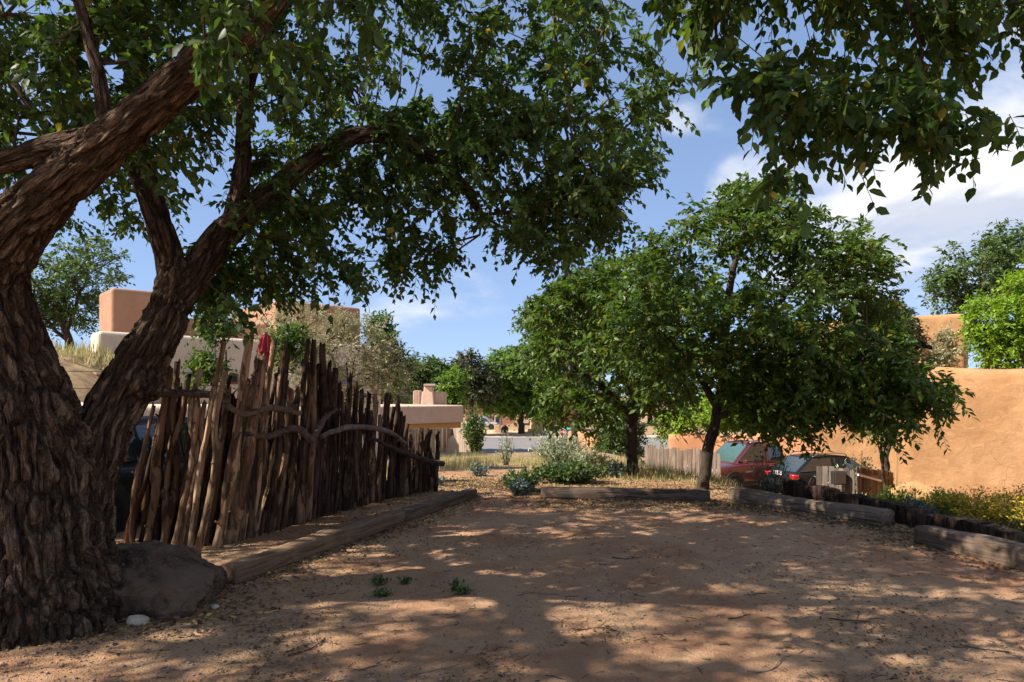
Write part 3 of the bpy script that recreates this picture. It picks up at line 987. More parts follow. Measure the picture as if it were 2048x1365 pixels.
    co = co + vn * ((h - 0.75) * amp)[:, None] + vn * ((fbm(qv * (3.4, 3.4, 5) + 5, 2) - 0.5) * np.clip(rad * 0.3, 0, 0.12))[:, None]
    o = mesh_np(name, co, quads, material, None, True, np.clip(0.5 * cid + 0.35 * cid2 + 0.3 * (h - 0.6), 0, 1))
    ga = o.data.attributes.new('grain', 'FLOAT_VECTOR', 'POINT')
    ga.data.foreach_set('vector', (qv * (1, 1, 1.1)).astype(np.float32).ravel())
    return o
elm_trunk = big_trunk(elm_limbs, 0.0135, 'trunk', M['old_bark'])

C = []
C.append(crown_points([(-260, -320), (420, -320), (430, 120), (420, 260), (330, 330), (150, 330), (0, 330), (-260, 340)], 540, 6.6, 4.2, None, 0.46, 1))
C.append(crown_points([(-200, 330), (330, 300), (330, 400), (250, 500), (130, 470), (60, 440), (-60, 500), (-200, 480)], 60, 7.2, 2.6, None, 0.5, 2))
C.append(crown_points([(330, 300), (420, 260), (560, 330), (600, 480), (560, 640), (470, 690), (400, 640), (370, 560), (330, 480)], 60, 6.4, 2.6, None, 0.5, 3, 75))
C.append(crown_points([(420, -320), (1230, -320), (1270, 0), (1330, 150), (1310, 280), (1150, 330), (900, 300), (700, 240), (420, 240)], 560, 6.9, 4.2, None, 0.46, 4))
C.append(crown_points([(560, 260), (1290, 260), (1280, 400), (1150, 470), (1000, 420), (900, 450), (800, 430), (700, 470), (580, 500), (520, 420)], 270, 7.6, 2.4, None, 0.46, 5, 40))
C.append(crown_points([(370, 540), (560, 520), (565, 600), (480, 600), (380, 630)], 40, 6.2, 1.4, None, 0.40, 10, 20))
C.append(crown_points([(480, 440), (700, 430), (740, 560), (715, 610), (600, 600), (480, 660)], 60, 6.6, 2.0, None, 0.48, 6, 50))
C.append(crown_points([(750, 430), (910, 450), (900, 560), (780, 570)], 30, 6.9, 1.6, None, 0.38, 7, 40))
C.append(crown_points([(950, 380), (1290, 380), (1250, 470), (1210, 560), (1080, 570), (960, 510)], 95, 7.2, 2.2, None, 0.42, 8, 60))
C.append(crown_points([(330, -300), (830, -300), (800, 60), (640, 120), (480, 130), (380, 110)], 55, 3.9, 1.4, None, 0.42, 9))
main_c = np.vstack(C)
# the rest of the crown, over and left of the viewpoint; it shades the yard
O = [ell_points((-6.6, 3.2, 7.2), (3.4, 3.6, 2.0), 290, 21, 0.2, 0.49, 1.5), ell_points((-8.6, 6.5, 6.4), (3.0, 3.4, 2.1), 190, 22, 0.2, 0.49, 1.5),
     ell_points((-3.0, 4.4, 7.6), (3.4, 3.6, 1.4), 160, 23, 0.2, 0.49, 1.5), ell_points((-6.0, -0.4, 7.2), (3.2, 2.2, 1.6), 220, 24, 0.2, 0.49, 1.5),
     ell_points((-8.6, 1.4, 7.6), (2.8, 2.6, 1.8), 180, 26, 0.2, 0.47, 1.5), ell_points((-4.0, 0.8, 7.6), (3.0, 2.2, 1.5), 150, 27, 0.2, 0.47, 1.5),
     ell_points((-11.0, 3.6, 6.2), (2.2, 3.4, 1.8), 150, 25, 0.2, 0.49, 1.5)]
out_c = np.vstack(O)
elm_base = P(60, 1240, 4.85)
elm_base[2] = g1(elm_base[0], elm_base[1])
elm = tree('elm_tree', 'huge old elm with furrowed forked trunk leaning over the dirt yard', elm_base, elm_limbs, main_c, 'elm_leaf', n_tw=7, n_lf=12, tw_len=0.28, droop=0.38, size=0.076,
           tmpl=T_MID, attach_z=1.9, r_tip=0.0042, power=0.42, seed=5, hang=0.4, updir=-0.05, singles=300, skip=0.0, trunk_obj=elm_trunk)
# outer crown of the same tree with a coarser leaf
rngo = np.random.default_rng(8)
PO, PA, cnt, n0, tips, tdir, cap = grow(elm_limbs[8:], out_c, 3.0, 0.4, 0, rngo, 0.0)
br = branch_mesh('branches', PO, PA, cnt, n0, 0.006, 0.42, cap, M['twig'], elm)
br.location = Vector(-elm_base)
br['kind'] = 'stuff'
po, ax, nr, sz, _ = sprays(tips, tdir, 6, 13, 0.55, 0.6, 0.108, rngo, None, -0.05, 0.4)
cr = leaf_mesh('crown', po, ax, nr, sz, T_FAR, M['elm_leaf'], elm)
cr.location = Vector(-elm_base)
cr['kind'] = 'stuff'

# ------------------------------------------------------------------ second elm whose branches hang in from the right
e2_base = np.array((6.4, -0.6, g1(6.4, -0.6)))
e2_limbs = [limb([(*e2_base, 0.36), (6.3, -0.5, 1.5, 0.3), (5.9, 0.2, 3.2, 0.25), (5.0, 1.2, 4.3, 0.19), (3.8, 2.4, 4.9, 0.13), (2.6, 3.4, 5.1, 0.08), (1.5, 4.0, 5.0, 0.03)]),
            limb([(5.5, 0.7, 3.8, 0.15), (5.3, 2.0, 4.7, 0.1), (4.6, 3.4, 5.0, 0.06), (4.0, 4.4, 4.9, 0.02)]),
            limb([(6.2, -0.1, 2.6, 0.2), (7.2, 0.4, 4.2, 0.14), (8.0, 1.0, 5.8, 0.06)])]
e2_c = np.vstack((
    crown_points([(1330, -260), (2300, -260), (2300, 60), (2048, 90), (1930, 150), (1860, 220), (1760, 210), (1700, 240), (1620, 250), (1540, 210), (1450, 160), (1370, 90)], 260, 4.0, 1.5, None, 0.42, 41, 65),
    crown_points([(1300, -200), (1440, -200), (1440, 120), (1370, 90), (1310, 10)], 30, 4.2, 0.8, None, 0.3, 42, 60),
    crown_points([(1480, 170), (1620, 230), (1650, 290), (1560, 300), (1500, 250)], 16, 3.7, 0.6, None, 0.2, 43, 50),
    crown_points([(1650, 230), (1880, 230), (1850, 300), (1680, 300)], 20, 3.7, 0.6, None, 0.2, 44, 50),
    np.array([P(1985, 235, 3.6), P(1975, 255, 3.6), P(1590, 315, 3.6), P(1575, 335, 3.62), P(1700, 290, 3.6), P(1865, 290, 3.6)])))
e2 = tree('elm_tree', 'overhanging elm with drooping leafy branchlets against the clouds at upper right', e2_base, e2_limbs, e2_c, 'elm_leaf', n_tw=6, n_lf=9, tw_len=0.22, droop=0.4, size=0.078,
          tmpl=T_NEAR, attach_z=2.5, r_tip=0.003, power=0.42, seed=9, hang=0.5, updir=-0.15, singles=300, skip=0.2, bark='bark', spread=0.6, branch='twig')

# ------------------------------------------------------------------ two young ash trees at the end of the yard
def px_limbs(rows_list, jit=0.06):
    return [LP(r, None, jit, k * 3.3) for k, r in enumerate(rows_list)]
ashA_l = px_limbs([
    [(1404, 1000, 11.5, 14), (1408, 960, 11.5, 11.5), (1418, 890, 11.5, 10.5), (1432, 830, 11.5, 10), (1445, 760, 11.5, 8), (1452, 660, 11.6, 9), (1465, 540, 11.6, 6), (1500, 430, 11.7, 3)],
    [(1436, 815, 11.5, 9), (1390, 745, 11.5, 5), (1345, 690, 11.5, 3), (1300, 640, 11.5, 1.5)],
    [(1440, 790, 11.5, 6), (1520, 740, 11.3, 5), (1620, 700, 11.0, 5), (1740, 690, 10.8, 3)],
    [(1448, 730, 11.5, 6), (1530, 640, 11.9, 6), (1600, 560, 12.1, 4), (1680, 490, 12.3, 2)],
    [(1450, 690, 11.6, 7), (1400, 590, 12.0, 5), (1350, 500, 12.2, 3)],
    [(1430, 835, 11.5, 7), (1560, 800, 11.0, 6), (1700, 790, 10.6, 4), (1840, 800, 10.4, 2)],
    [(1438, 800, 11.5, 7), (1480, 760, 12.4, 5), (1540, 700, 13.2, 3)]])
ashA_c = np.vstack((crown_points([(1545, 365), (1470, 395), (1390, 410), (1330, 460), (1260, 500), (1210, 580), (1230, 700), (1300, 780), (1400, 810), (1480, 800), (1600, 790), (1700, 770), (1800, 740), (1790, 640), (1770, 550), (1745, 460), (1700, 450), (1640, 480), (1605, 410)], 860, 11.6, 4.2, 170, 0.445, 51, 0, (0.75, 0.75, 1.9)),
                    crown_points([(1450, 780), (1700, 760), (1880, 790), (1890, 820), (1800, 820), (1780, 870), (1740, 840), (1680, 820), (1610, 860), (1560, 870), (1500, 830)], 210, 11.0, 2.2, 60, 0.34, 52),
                    crown_points([(1480, 640), (1740, 610), (1810, 740), (1720, 840), (1500, 830)], 170, 11.1, 2.6, 60, 0.42, 55, 0, (0.75, 0.75, 1.9)),
                    crown_points([(1790, 660), (1830, 730), (1890, 790), (1800, 800), (1740, 720)], 70, 10.9, 1.6, 50, 0.2, 53),
                    crown_points([(1390, 415), (1480, 385), (1560, 360), (1620, 420), (1745, 455), (1760, 540), (1500, 500)], 60, 11.8, 2.0, 50, 0.2, 54)))
ab = ashA_l[0][0, :3].copy()
tree('ash_tree', 'young ash with slanting dark trunk in front of the parked red truck', ab, ashA_l, ashA_c, 'ash_leaf', n_tw=4, n_lf=12, tw_len=0.42, droop=0.25, size=0.118,
     tmpl=T_FAR, attach_z=1.7, r_tip=0.004, power=0.42, seed=12, hang=0.28, updir=0.3, skip=0.1, leaf_key='a')
ashB_l = px_limbs([
    [(1266, 965, 13.6, 13), (1264, 900, 13.6, 10.5), (1264, 850, 13.6, 10), (1275, 790, 13.6, 8), (1270, 700, 13.7, 7), (1262, 600, 13.8, 4)],
    [(1266, 845, 13.6, 9), (1210, 780, 13.4, 6), (1140, 730, 13.2, 3)],
    [(1268, 830, 13.6, 9), (1330, 760, 13.9, 6), (1370, 690, 14.1, 3)],
    [(1272, 780, 13.6, 7), (1200, 680, 14.0, 5), (1140, 620, 14.2, 3)],
    [(1270, 800, 13.6, 6), (1250, 750, 12.6, 4), (1240, 700, 12.0, 2)]])
ashB_c = np.vstack((crown_points([(1060, 620), (1120, 570), (1190, 530), (1260, 500), (1350, 560), (1390, 700), (1390, 800), (1330, 840), (1230, 830), (1140, 810), (1080, 790), (1110, 740), (1070, 690)], 580, 13.8, 3.8, 130, 0.44, 61, 0, (0.75, 0.75, 1.9)),
                    crown_points([(1070, 780), (1150, 770), (1260, 800), (1240, 850), (1140, 850), (1080, 830)], 45, 13.4, 1.6, 40, 0.2, 62)))
tree('ash_tree', 'small round ash with short upright trunk left of the slanting ash', ashB_l[0][0, :3].copy(), ashB_l, ashB_c, 'ash_leaf', n_tw=4, n_lf=12, tw_len=0.42, droop=0.25, size=0.125,
     tmpl=T_FAR, attach_z=1.2, r_tip=0.004, power=0.42, seed=13, hang=0.28, updir=0.3, skip=0.15)

# ------------------------------------------------------------------ trees further off
def far_tree(name, label, tx, d, lobes, leaf, n=150, size=0.2, n_tw=3, n_lf=9, tw_len=0.7, trunk_hw=5, tmpl=T_FAR, bark='young_bark', seed=1, shell=0.35, holes=0.3, droop=0.2, basez=None, group=None, cat='tree', depth=0.9, updir=0.2, hang=0.2):
    bx = (tx - 1024) / FPX * d
    bz = g1(bx, d) if basez is None else basez
    lims, cl = [], []
    cx = np.mean([l[0] for l in lobes]); cyy = np.mean([l[1] for l in lobes])
    top = P(cx, cyy, d)
    r = trunk_hw / FPX * d
    main = limb([(bx, d, bz - 0.15, r * 1.15), (bx + (top[0] - bx) * 0.25, d, bz + (top[2] - bz) * 0.4, r * 0.9), (top[0], d, top[2], r * 0.45)], None, 0.25, seed)
    lims.append(main)
    for k, (px, py, rx, rz) in enumerate(lobes):
        c = P(px, py, d + ((k * 37) % 5 - 2) * 0.18 * rx / FPX * d)
        rr = (rx / FPX * d, rx / FPX * d * depth, rz / FPX * d)
        s = main[int(len(main) * (0.5 + 0.1 * (k % 3)))]
        mid = (s[:3] + c) / 2 + np.array((0, 0, 0.06 * rr[2]))
        lims.append(limb([(*s[:3], r * 0.5), (*mid, r * 0.36), (*c, r * 0.2)], None, 0.2, seed + k))
        cl.append(ell_points(c, rr, int(n * rx * rz / max(1, sum(l[2] * l[3] for l in lobes)) * 1.0) + 6, seed * 13 + k, shell, holes))
    return tree(name, label, (bx, d, bz), lims, np.vstack(cl), leaf, n_tw, n_lf, tw_len, droop, size, tmpl, bark, group, cat, bz + 0.3, 0.012 * d / 30, 0.4, seed, False, hang, updir, 0, 0.35, 0.8, 8)
far_tree('hillside_tree', 'loose leafy tree on the dry grass hill at far left', 142, 27, [(100, 560, 70, 60), (180, 540, 75, 65), (140, 610, 80, 50), (60, 620, 50, 60)], 'far_leaf', 330, 0.15, 4, 10, 0.6, 9, seed=71, holes=0.36)
far_tree('russian_olive', 'silvery russian olive rising behind the middle of the stake fence', 690, 15.5, [(660, 680, 62, 60), (720, 690, 50, 70), (770, 740, 58, 60), (640, 740, 55, 60), (700, 760, 75, 50)], 'olive_leaf', 300, 0.075, 5, 14, 0.4, 4, T_THIN, seed=72, holes=0.3)
far_tree('russian_olive', 'silvery olive bush against the left house wall by the closed umbrella', 560, 14.0, [(570, 700, 40, 70), (540, 660, 36, 40), (600, 640, 40, 40), (610, 740, 34, 50)], 'olive_leaf', 90, 0.07, 5, 12, 0.35, 3, T_THIN, seed=73, holes=0.3)
far_tree('climbing_vine', 'dark leafy vine behind the stakes either side of the closed umbrella', 455, 11.6, [(430, 700, 38, 42), (430, 655, 30, 30), (575, 690, 26, 34), (415, 745, 34, 30)], 'elm_leaf', 150, 0.075, 5, 11, 0.3, 3, seed=70, cat='vine')
far_tree('poplar_tree', 'dark green tree behind the silvery olive tops', 762, 42, [(762, 680, 30, 44), (750, 730, 40, 40), (785, 735, 32, 36)], 'far_leaf', 200, 0.26, 4, 10, 0.8, 4, seed=74)
far_tree('street_tree', 'mid green tree behind the kiva chimney roof', 850, 62, [(840, 750, 42, 34), (880, 765, 40, 34), (810, 760, 30, 30)], 'far_leaf', 240, 0.34, 4, 10, 1.1, 4, seed=75)
far_tree('street_tree', 'light green upright tree beside the flat roof end', 910, 52, [(908, 775, 24, 38), (900, 800, 28, 30)], 'lime_leaf', 150, 0.24, 4, 10, 0.8, 3, seed=76)
far_tree('pine_tree', 'grey green feathery tree under the power lines', 945, 84, [(935, 740, 34, 32), (960, 770, 38, 34), (920, 785, 34, 30)], 'juniper_leaf', 230, 0.4, 4, 10, 1.2, 4, seed=77)
far_tree('street_tree', 'bright green street tree with dark trunk beyond the road', 1043, 88, [(1010, 745, 52, 42), (1070, 740, 60, 50), (1040, 795, 62, 40), (990, 790, 40, 34), (1090, 800, 46, 36)], 'lime_leaf', 700, 0.48, 4, 12, 1.3, 6, seed=78)
far_tree('street_tree', 'pale green tree showing over the left shoulder of the round ash', 1150, 34, [(1110, 640, 58, 50), (1170, 610, 60, 56), (1090, 700, 50, 44), (1190, 700, 60, 50)], 'far_leaf', 330, 0.24, 4, 10, 0.8, 6, seed=79)
far_tree('climbing_shrub', 'tall leafy shrub behind the round ash trunk by the orange wall', 1240, 27, [(1235, 860, 34, 50), (1262, 890, 28, 44), (1215, 900, 22, 50)], 'far_leaf', 210, 0.14, 4, 10, 0.45, 4, seed=80, cat='shrub')
far_tree('garden_tree', 'sunny yellow green shrub above the low orange wall', 1420, 33, [(1400, 825, 60, 36), (1460, 835, 50, 30), (1350, 850, 40, 26), (1520, 850, 40, 22)], 'bright_leaf', 300, 0.18, 4, 10, 0.6, 4, seed=81, cat='shrub')
far_tree('cottonwood', 'tall dark green tree rising behind the orange house at right edge', 1990, 40, [(1960, 545, 80, 60), (2030, 510, 70, 60), (1900, 580, 52, 40), (2090, 540, 70, 80), (2000, 600, 90, 50)], 'far_leaf', 420, 0.26, 4, 11, 0.9, 8, seed=82, holes=0.34)
far_tree('locust_tree', 'vivid yellow green tree above the orange wall at right edge', 2020, 21, [(2010, 640, 66, 70), (2060, 600, 70, 70), (1975, 690, 46, 46), (2050, 700, 80, 50), (2120, 640, 70, 90)], 'bright_leaf', 620, 0.13, 5, 12, 0.5, 6, seed=83, holes=0.4)
far_tree('juniper', 'dusty juniper between the ash crown and the orange upper storey', 1775, 24, [(1770, 650, 48, 50), (1810, 680, 36, 40), (1740, 700, 44, 50)], 'juniper_leaf', 260, 0.13, 5, 12, 0.45, 5, seed=84)
far_tree('terrace_shrub', 'thin shrub on the terrace before the orange upper storey', 1900, 23, [(1895, 700, 24, 36), (1880, 722, 26, 20)], 'olive_leaf', 70, 0.11, 4, 9, 0.4, 2, seed=85, cat='shrub', basez=1.5)
far_tree('small_tree', 'small dark stemmed tree beside the corner of the orange wall', 1768, 18.6, [(1745, 850, 34, 22), (1775, 862, 24, 20)], 'ash_leaf', 34, 0.11, 4, 10, 0.4, 4, seed=86)
for k, (px, py, d, rx, rz, lf, lb) in enumerate([
        (610, 770, 120, 90, 34, 'far_leaf', 'distant dark tree mass behind the left house, farthest left'),
        (780, 780, 135, 70, 30, 'far_leaf', 'distant tree behind the flat roofed house chimney'),
        (1160, 790, 125, 80, 48, 'far_leaf', 'distant tree right of the bright street tree'),
        (1300, 790, 120, 90, 50, 'far_leaf', 'distant tree glimpsed behind the round ash crown'),
        (1480, 770, 110, 100, 60, 'far_leaf', 'distant tree glimpsed behind the slanting ash crown'),
        (1660, 740, 100, 90, 70, 'far_leaf', 'distant tree glimpsed behind the right ash branches'),
        (470, 740, 110, 90, 40, 'far_leaf', 'distant tree hidden behind the left house upper wall'),
        (900, 795, 150, 60, 26, 'lime_leaf', 'distant pale tree over the road end')]):
    far_tree('distant_tree', lb, px, d, [(px - rx * .4, py, rx * .6, rz), (px + rx * .4, py + 8, rx * .6, rz * .9), (px, py - rz * .4, rx * .5, rz * .7)], lf, 170, 0.6, 4, 9, 1.6, 5, seed=90 + k, group='trees in the distance')

# ------------------------------------------------------------------ stake fence
def stake(name, p0, p1, r, color, parent, origin, seed, k=10, rings=20, stubs=4, fork=False, mat='post_wood'):
    rng = np.random.default_rng(seed)
    p0, p1 = np.asarray(p0, float), np.asarray(p1, float)
    ln = np.linalg.norm(p1 - p0)
    t = np.linspace(0, 1, rings)
    bend = np.stack((fbm(np.stack((t * 2.4, t * 0 + seed * 1.7, t * 0), -1), 2) - 0.5, fbm(np.stack((t * 2.4, t * 0 + seed * 2.9 + 40, t * 0), -1), 2) - 0.5), -1) * 0.16 * min(1, ln / 1.5)
    bend -= bend[0]
    pts = np.column_stack((bend[:, 0], bend[:, 1], t * ln))
    rad = r * (1.08 - 0.24 * t) * (1 + 0.16 * (fbm(np.stack((t * 5, t * 0 + seed, t * 0), -1), 2) - 0.5) * 2)
    mb = MB()
    v, f, tri = tube_data(pts, rad, k, True, 0.30, seed * 3.7)
    # broken, slanting top
    top = slice((rings - 1) * k, rings * k)
    v[top, 2] += rng.normal(0, r * 0.55, k) + (v[top, 0] * rng.normal(0, 0.9))
    v[-1, 2] = v[top, 2].mean() + r * 0.2
    mb.add(v, f, tri)
    for _ in range(stubs):
        i = rng.integers(2, rings - 2)
        a = rng.random() * 6.28
        d = np.array((math.cos(a), math.sin(a), 0.5))
        s = pts[i] + d * rad[i] * 0.4
        mb.tube([s, s + d * r * (0.9 + rng.random() * 0.5)], [r * 0.34, r * 0.2], 5)
    if fork:
        i = int(rings * 0.72)
        d = np.array((0.10, 0.02, 0.33))
        mb.tube([pts[i], pts[i] + d * 0.45 + (0.03, 0, 0), pts[i] + d], [r * 0.6, r * 0.45, r * 0.3], 6)
    o = mb.build(name, M[mat], parent, True)
    o.rotation_mode = 'QUATERNION'
    o.rotation_quaternion = Vector(p1 - p0).to_track_quat('Z', 'Y')
    o.location = Vector(p0 - origin)
    o.color = (*color, 1)
    return o
def cp(x, y):
    return 220 + x / 2.7676, 660 + y / 2.7676
F_POSTS = [(70, 1235, 205, 690, 45, 3), (105, 1235, 225, 600, 30, 1), (130, 1235, 265, 420, 28, 1), (165, 1220, 262, 520, 36, 0), (200, 1205, 330, 210, 50, 1), (240, 1200, 345, 330, 40, 0), (285, 1190, 375, 190, 45, 1), (300, 1190, 430, 280, 40, 1), (340, 1200, 465, 390, 40, 2),
           (390, 1215, 505, 240, 42, 2), (425, 1225, 622, 75, 34, 2), (465, 1240, 620, 235, 38, 2), (520, 1195, 655, 330, 42, 1), (580, 1195, 748, 130, 60, 2), (645, 1175, 808, 160, 74, 2),
           (700, 1165, 850, 180, 40, 1), (760, 1150, 872, 205, 38, 2), (795, 1140, 925, 80, 42, 2), (830, 1130, 945, 105, 36, 2), (875, 1120, 985, 70, 32, 0), (915, 1110, 990, 330, 42, 1),
           (950, 1100, 1020, 420, 34, 1), (990, 1085, 1088, 60, 32, 0), (1025, 1080, 1108, 55, 32, 0), (1062, 1075, 1125, 120, 44, 1), (1100, 1065, 1142, 200, 46, 0), (1140, 1050, 1178, 95, 42, 0),
           (1180, 1040, 1205, 185, 36, 0), (1220, 1030, 1240, 215, 36, 0), (1252, 1020, 1272, 300, 32, 0), (1287, 1010, 1297, 290, 34, 0), (1320, 1000, 1330, 300, 32, 0), (1352, 993, 1360, 400, 34, 1),
           (1385, 985, 1380, 345, 34, 0), (1415, 975, 1410, 342, 30, 0), (1447, 965, 1450, 372, 34, 1), (1475, 957, 1485, 395, 32, 0), (1500, 950, 1525, 360, 28, 0), (1527, 942, 1552, 355, 28, 0),
           (1552, 938, 1590, 370, 30, 0), (1587, 930, 1602, 450, 34, 0), (1615, 925, 1625, 470, 34, 0), (1642, 915, 1642, 600, 30, 1), (1667, 910, 1667, 570, 30, 1), (1692, 905, 1702, 560, 28, 0),
           (1716, 903, 1722, 545, 28, 0), (1742, 900, 1746, 560, 28, 0), (1766, 898, 1772, 555, 28, 0), (1792, 895, 1802, 565, 30, 0)]
TONES = [(0.085, 0.052, 0.034), (0.21, 0.13, 0.078), (0.38, 0.25, 0.15), (0.22, 0.09, 0.042)]
fo = np.array((-2.5, 8.6, 0.0))
fence = empty('stake_fence', tuple(fo))
tag(fence, 'crooked fence of upright weathered juniper stakes with branch rails', 'fence')
fpx, fd = [], []
rngf = np.random.default_rng(4)
for i, (bx, by, tx, ty, w, tone) in enumerate(F_POSTS):
    px, py = cp(bx, by)
    d = 1.53 * FPX / (py - HOR)
    if bx < 400:
        d = min(d, 6.95)
        d = 6.95 + (0.04 if i % 2 else 0.0)
    b = P(px, py, d)
    tpx, tpy = cp(tx, ty)
    t = P(tpx, tpy, d + rngf.normal(0, 0.03))
    b[2] = g1(b[0], b[1]) - 0.12
    r = w / 2.7676 / FPX * d * 0.47
    c = np.array(TONES[tone]) * (0.8 + 0.4 * rngf.random())
    stake('post', b, t, r, tuple(c), fence, fo, i + 1, stubs=3 if tone else 2, fork=(i in (19, 23)))
    fpx.append(px); fd.append(d)
fd_s = np.maximum.accumulate(np.array(fd))
# more stakes crowded between and behind the front row
for i in range(len(F_POSTS) - 1):
    a, b2 = F_POSTS[i], F_POSTS[i + 1]
    if i < 3:
        continue
    for rep, (off, fr_) in enumerate(((0.05, 0.35), (0.10, 0.7), (-0.035, 0.55))):
        if rep == 2 and (i < 8 or rngf.random() < 0.35):
            continue
        m = np.array(a[:5]) * (1 - fr_) + np.array(b2[:5]) * fr_
        px, py = cp(m[0], m[1])
        d = fd_s[i] * (1 - fr_) + fd_s[i + 1] * fr_ + off
        b = P(px, py, d)
        b[2] = g1(b[0], b[1]) - 0.12
        tpx, tpy = cp(m[2] + rngf.normal(0, 10), m[3] + (30 if rep else 60) + 170 * rngf.random())
        t = P(tpx, tpy, d + 0.02)
        t[2] = max(t[2], 0.5 + 0.3 * rngf.random())
        tone = 2 if (i < 18 and rngf.random() < 0.22) else (1 if rngf.random() < 0.45 else 0)
        stake('post', b, t, (m[4] / 2.7676 / FPX * d) * (0.30 + 0.14 * rngf.random()), tuple(np.array(TONES[tone]) * (0.75 + 0.45 * rngf.random())), fence, fo, 100 + i * 3 + rep, k=8, rings=14, stubs=2)
def rail(rows, color, seed, ds=0.13):
    pts = []
    for x, y, w in rows:
        px, py = cp(x, y)
        d = float(np.interp(px - 25, fpx, fd_s)) - ds
        pts.append((*P(px, py, d), w / 2.7676 / FPX * d * 0.5))
    q = limb(pts, 34, 0.03, seed)
    mb = MB()
    c = q[0, :3].copy()
    mb.tube(q[:, :3] - c, q[:, 3], 9, True, 0.25, seed)
    o = mb.build('rail', M['tie_wood'], fence, True)
    o.location = Vector(c - fo)
    o.color = (*color, 1)
    return o
rail([(283, 355, 46), (400, 350, 44), (520, 360, 44), (640, 368, 36)], (0.09, 0.062, 0.048), 1)
rail([(600, 372, 32), (650, 410, 32), (705, 458, 34), (770, 462, 36), (880, 428, 38), (960, 440, 34), (1052, 462, 26)], (0.17, 0.118, 0.082), 2, 0.17)
rail([(755, 572, 24), (810, 592, 34), (900, 585, 36), (970, 556, 36), (1045, 552, 42), (1115, 612, 44)], (0.12, 0.08, 0.058), 3, 0.15)
rail([(1108, 612, 36), (1150, 560, 34), (1185, 498, 28), (1250, 440, 16)], (0.14, 0.10, 0.076), 4, 0.2)
rail([(1165, 592, 30), (1230, 565, 30), (1310, 542, 30), (1430, 540, 28), (1540, 562, 28), (1600, 600, 24), (1645, 635, 16)], (0.18, 0.14, 0.11), 5, 0.16)
rail([(1440, 598, 22), (1590, 668, 28), (1740, 722, 32), (1845, 742, 34)], (0.06, 0.042, 0.034), 6, 0.16)

# ------------------------------------------------------------------ timbers laid round the yard
def timber(label, p0, p1, w, h, color, seed, sink=0.03, name='railroad_tie', parent=None, group='timbers edging the yard', split=0.0):
    p0, p1 = np.asarray(p0, float), np.asarray(p1, float)
    ln = np.linalg.norm(p1 - p0)
    n = 30
    t = np.linspace(-0.5, 0.5, n)
    c = 0.16
    prof = np.array(((-.5 + c * .6, 0), (.5 - c * .6, 0), (.5, c), (.5, .5), (.5, 1 - c), (.5 - c * .7, 1), (.15, 1), (-.15, 1), (-.5 + c * .7, 1), (-.5, 1 - c), (-.5, .5), (-.5, c))) * (w, h)
    k = len(prof)
    v = np.zeros((n, k, 3))
    v[..., 0] = t[:, None] * ln
    v[..., 1] = prof[None, :, 0]
    v[..., 2] = prof[None, :, 1]
    q = v.reshape(-1, 3)
    nz = np.stack([fbm(q * (2.2, 9, 9) + seed * 11.0 + 31 * a, 3) - 0.5 for a in range(3)], -1)
    low = np.stack([fbm(q * (1.0, 1.5, 1.5) + seed * 5.0 + 31 * a, 2) - 0.5 for a in range(3)], -1)
    q = q + nz * (0.015, 0.032, 0.032) + low * (0, 0.05, 0.05)
    ends = np.zeros((n, k), bool)
    ends[0] = ends[-1] = True
    cy_, cz_ = q[:, 1] * 0.93, (q[:, 2] - h / 2) * 0.92 + h / 2
    e = ends.ravel()
    q[e, 1], q[e, 2] = cy_[e], cz_[e]
    i = np.arange(n - 1)[:, None] * k
    j = np.arange(k)[None]
    f = np.stack((i + j, i + (j + 1) % k, i + k + (j + 1) % k, i + k + j), -1).reshape(-1, 4)
    v2 = np.vstack((q, q[:k].mean(0) + (0.012, 0, 0), q[-k:].mean(0) - (0.012, 0, 0)))
    jj = np.arange(k)
    tri = np.vstack((np.stack((np.full(k, n * k), (jj + 1) % k, jj), -1), np.stack((np.full(k, n * k + 1), (n - 1) * k + jj, (n - 1) * k + (jj + 1) % k), -1)))
    o = mesh_np(name, v2, [f, tri], M['tie_wood'], parent, False)
    mid = (p0 + p1) / 2
    z0, z1 = g1(*p0), g1(*p1)
    o.location = (mid[0], mid[1], (z0 + z1) / 2 - sink)
    o.rotation_euler = (0, -math.atan2(z1 - z0, ln), math.atan2(p1[1] - p0[1], p1[0] - p0[0]))
    o.color = (*color, 1)
    if label:
        tag(o, label, 'timber', group)
    return o
timber('long brown timber from the boulder along the stake fence', (-2.38, 5.72), (-1.42, 8.5), 0.19, 0.19, (0.19, 0.125, 0.08), 1)
timber('shorter timber in line behind it, ending near the fence end', (-1.42, 8.55), (-0.62, 10.7), 0.18, 0.16, (0.14, 0.095, 0.066), 2, 0.04)
timber('timber lying square across the far end of the yard', (0.45, 10.55), (2.98, 10.35), 0.22, 0.19, (0.12, 0.088, 0.068), 3)
timber('grey timber lying before the palisade, left of the gap', (3.42, 10.45), (4.55, 8.25), 0.27, 0.22, (0.19, 0.142, 0.105), 4)
timber('grey timber running out of view at the right edge', (4.42, 7.35), (5.12, 5.0), 0.27, 0.22, (0.165, 0.118, 0.085), 5)

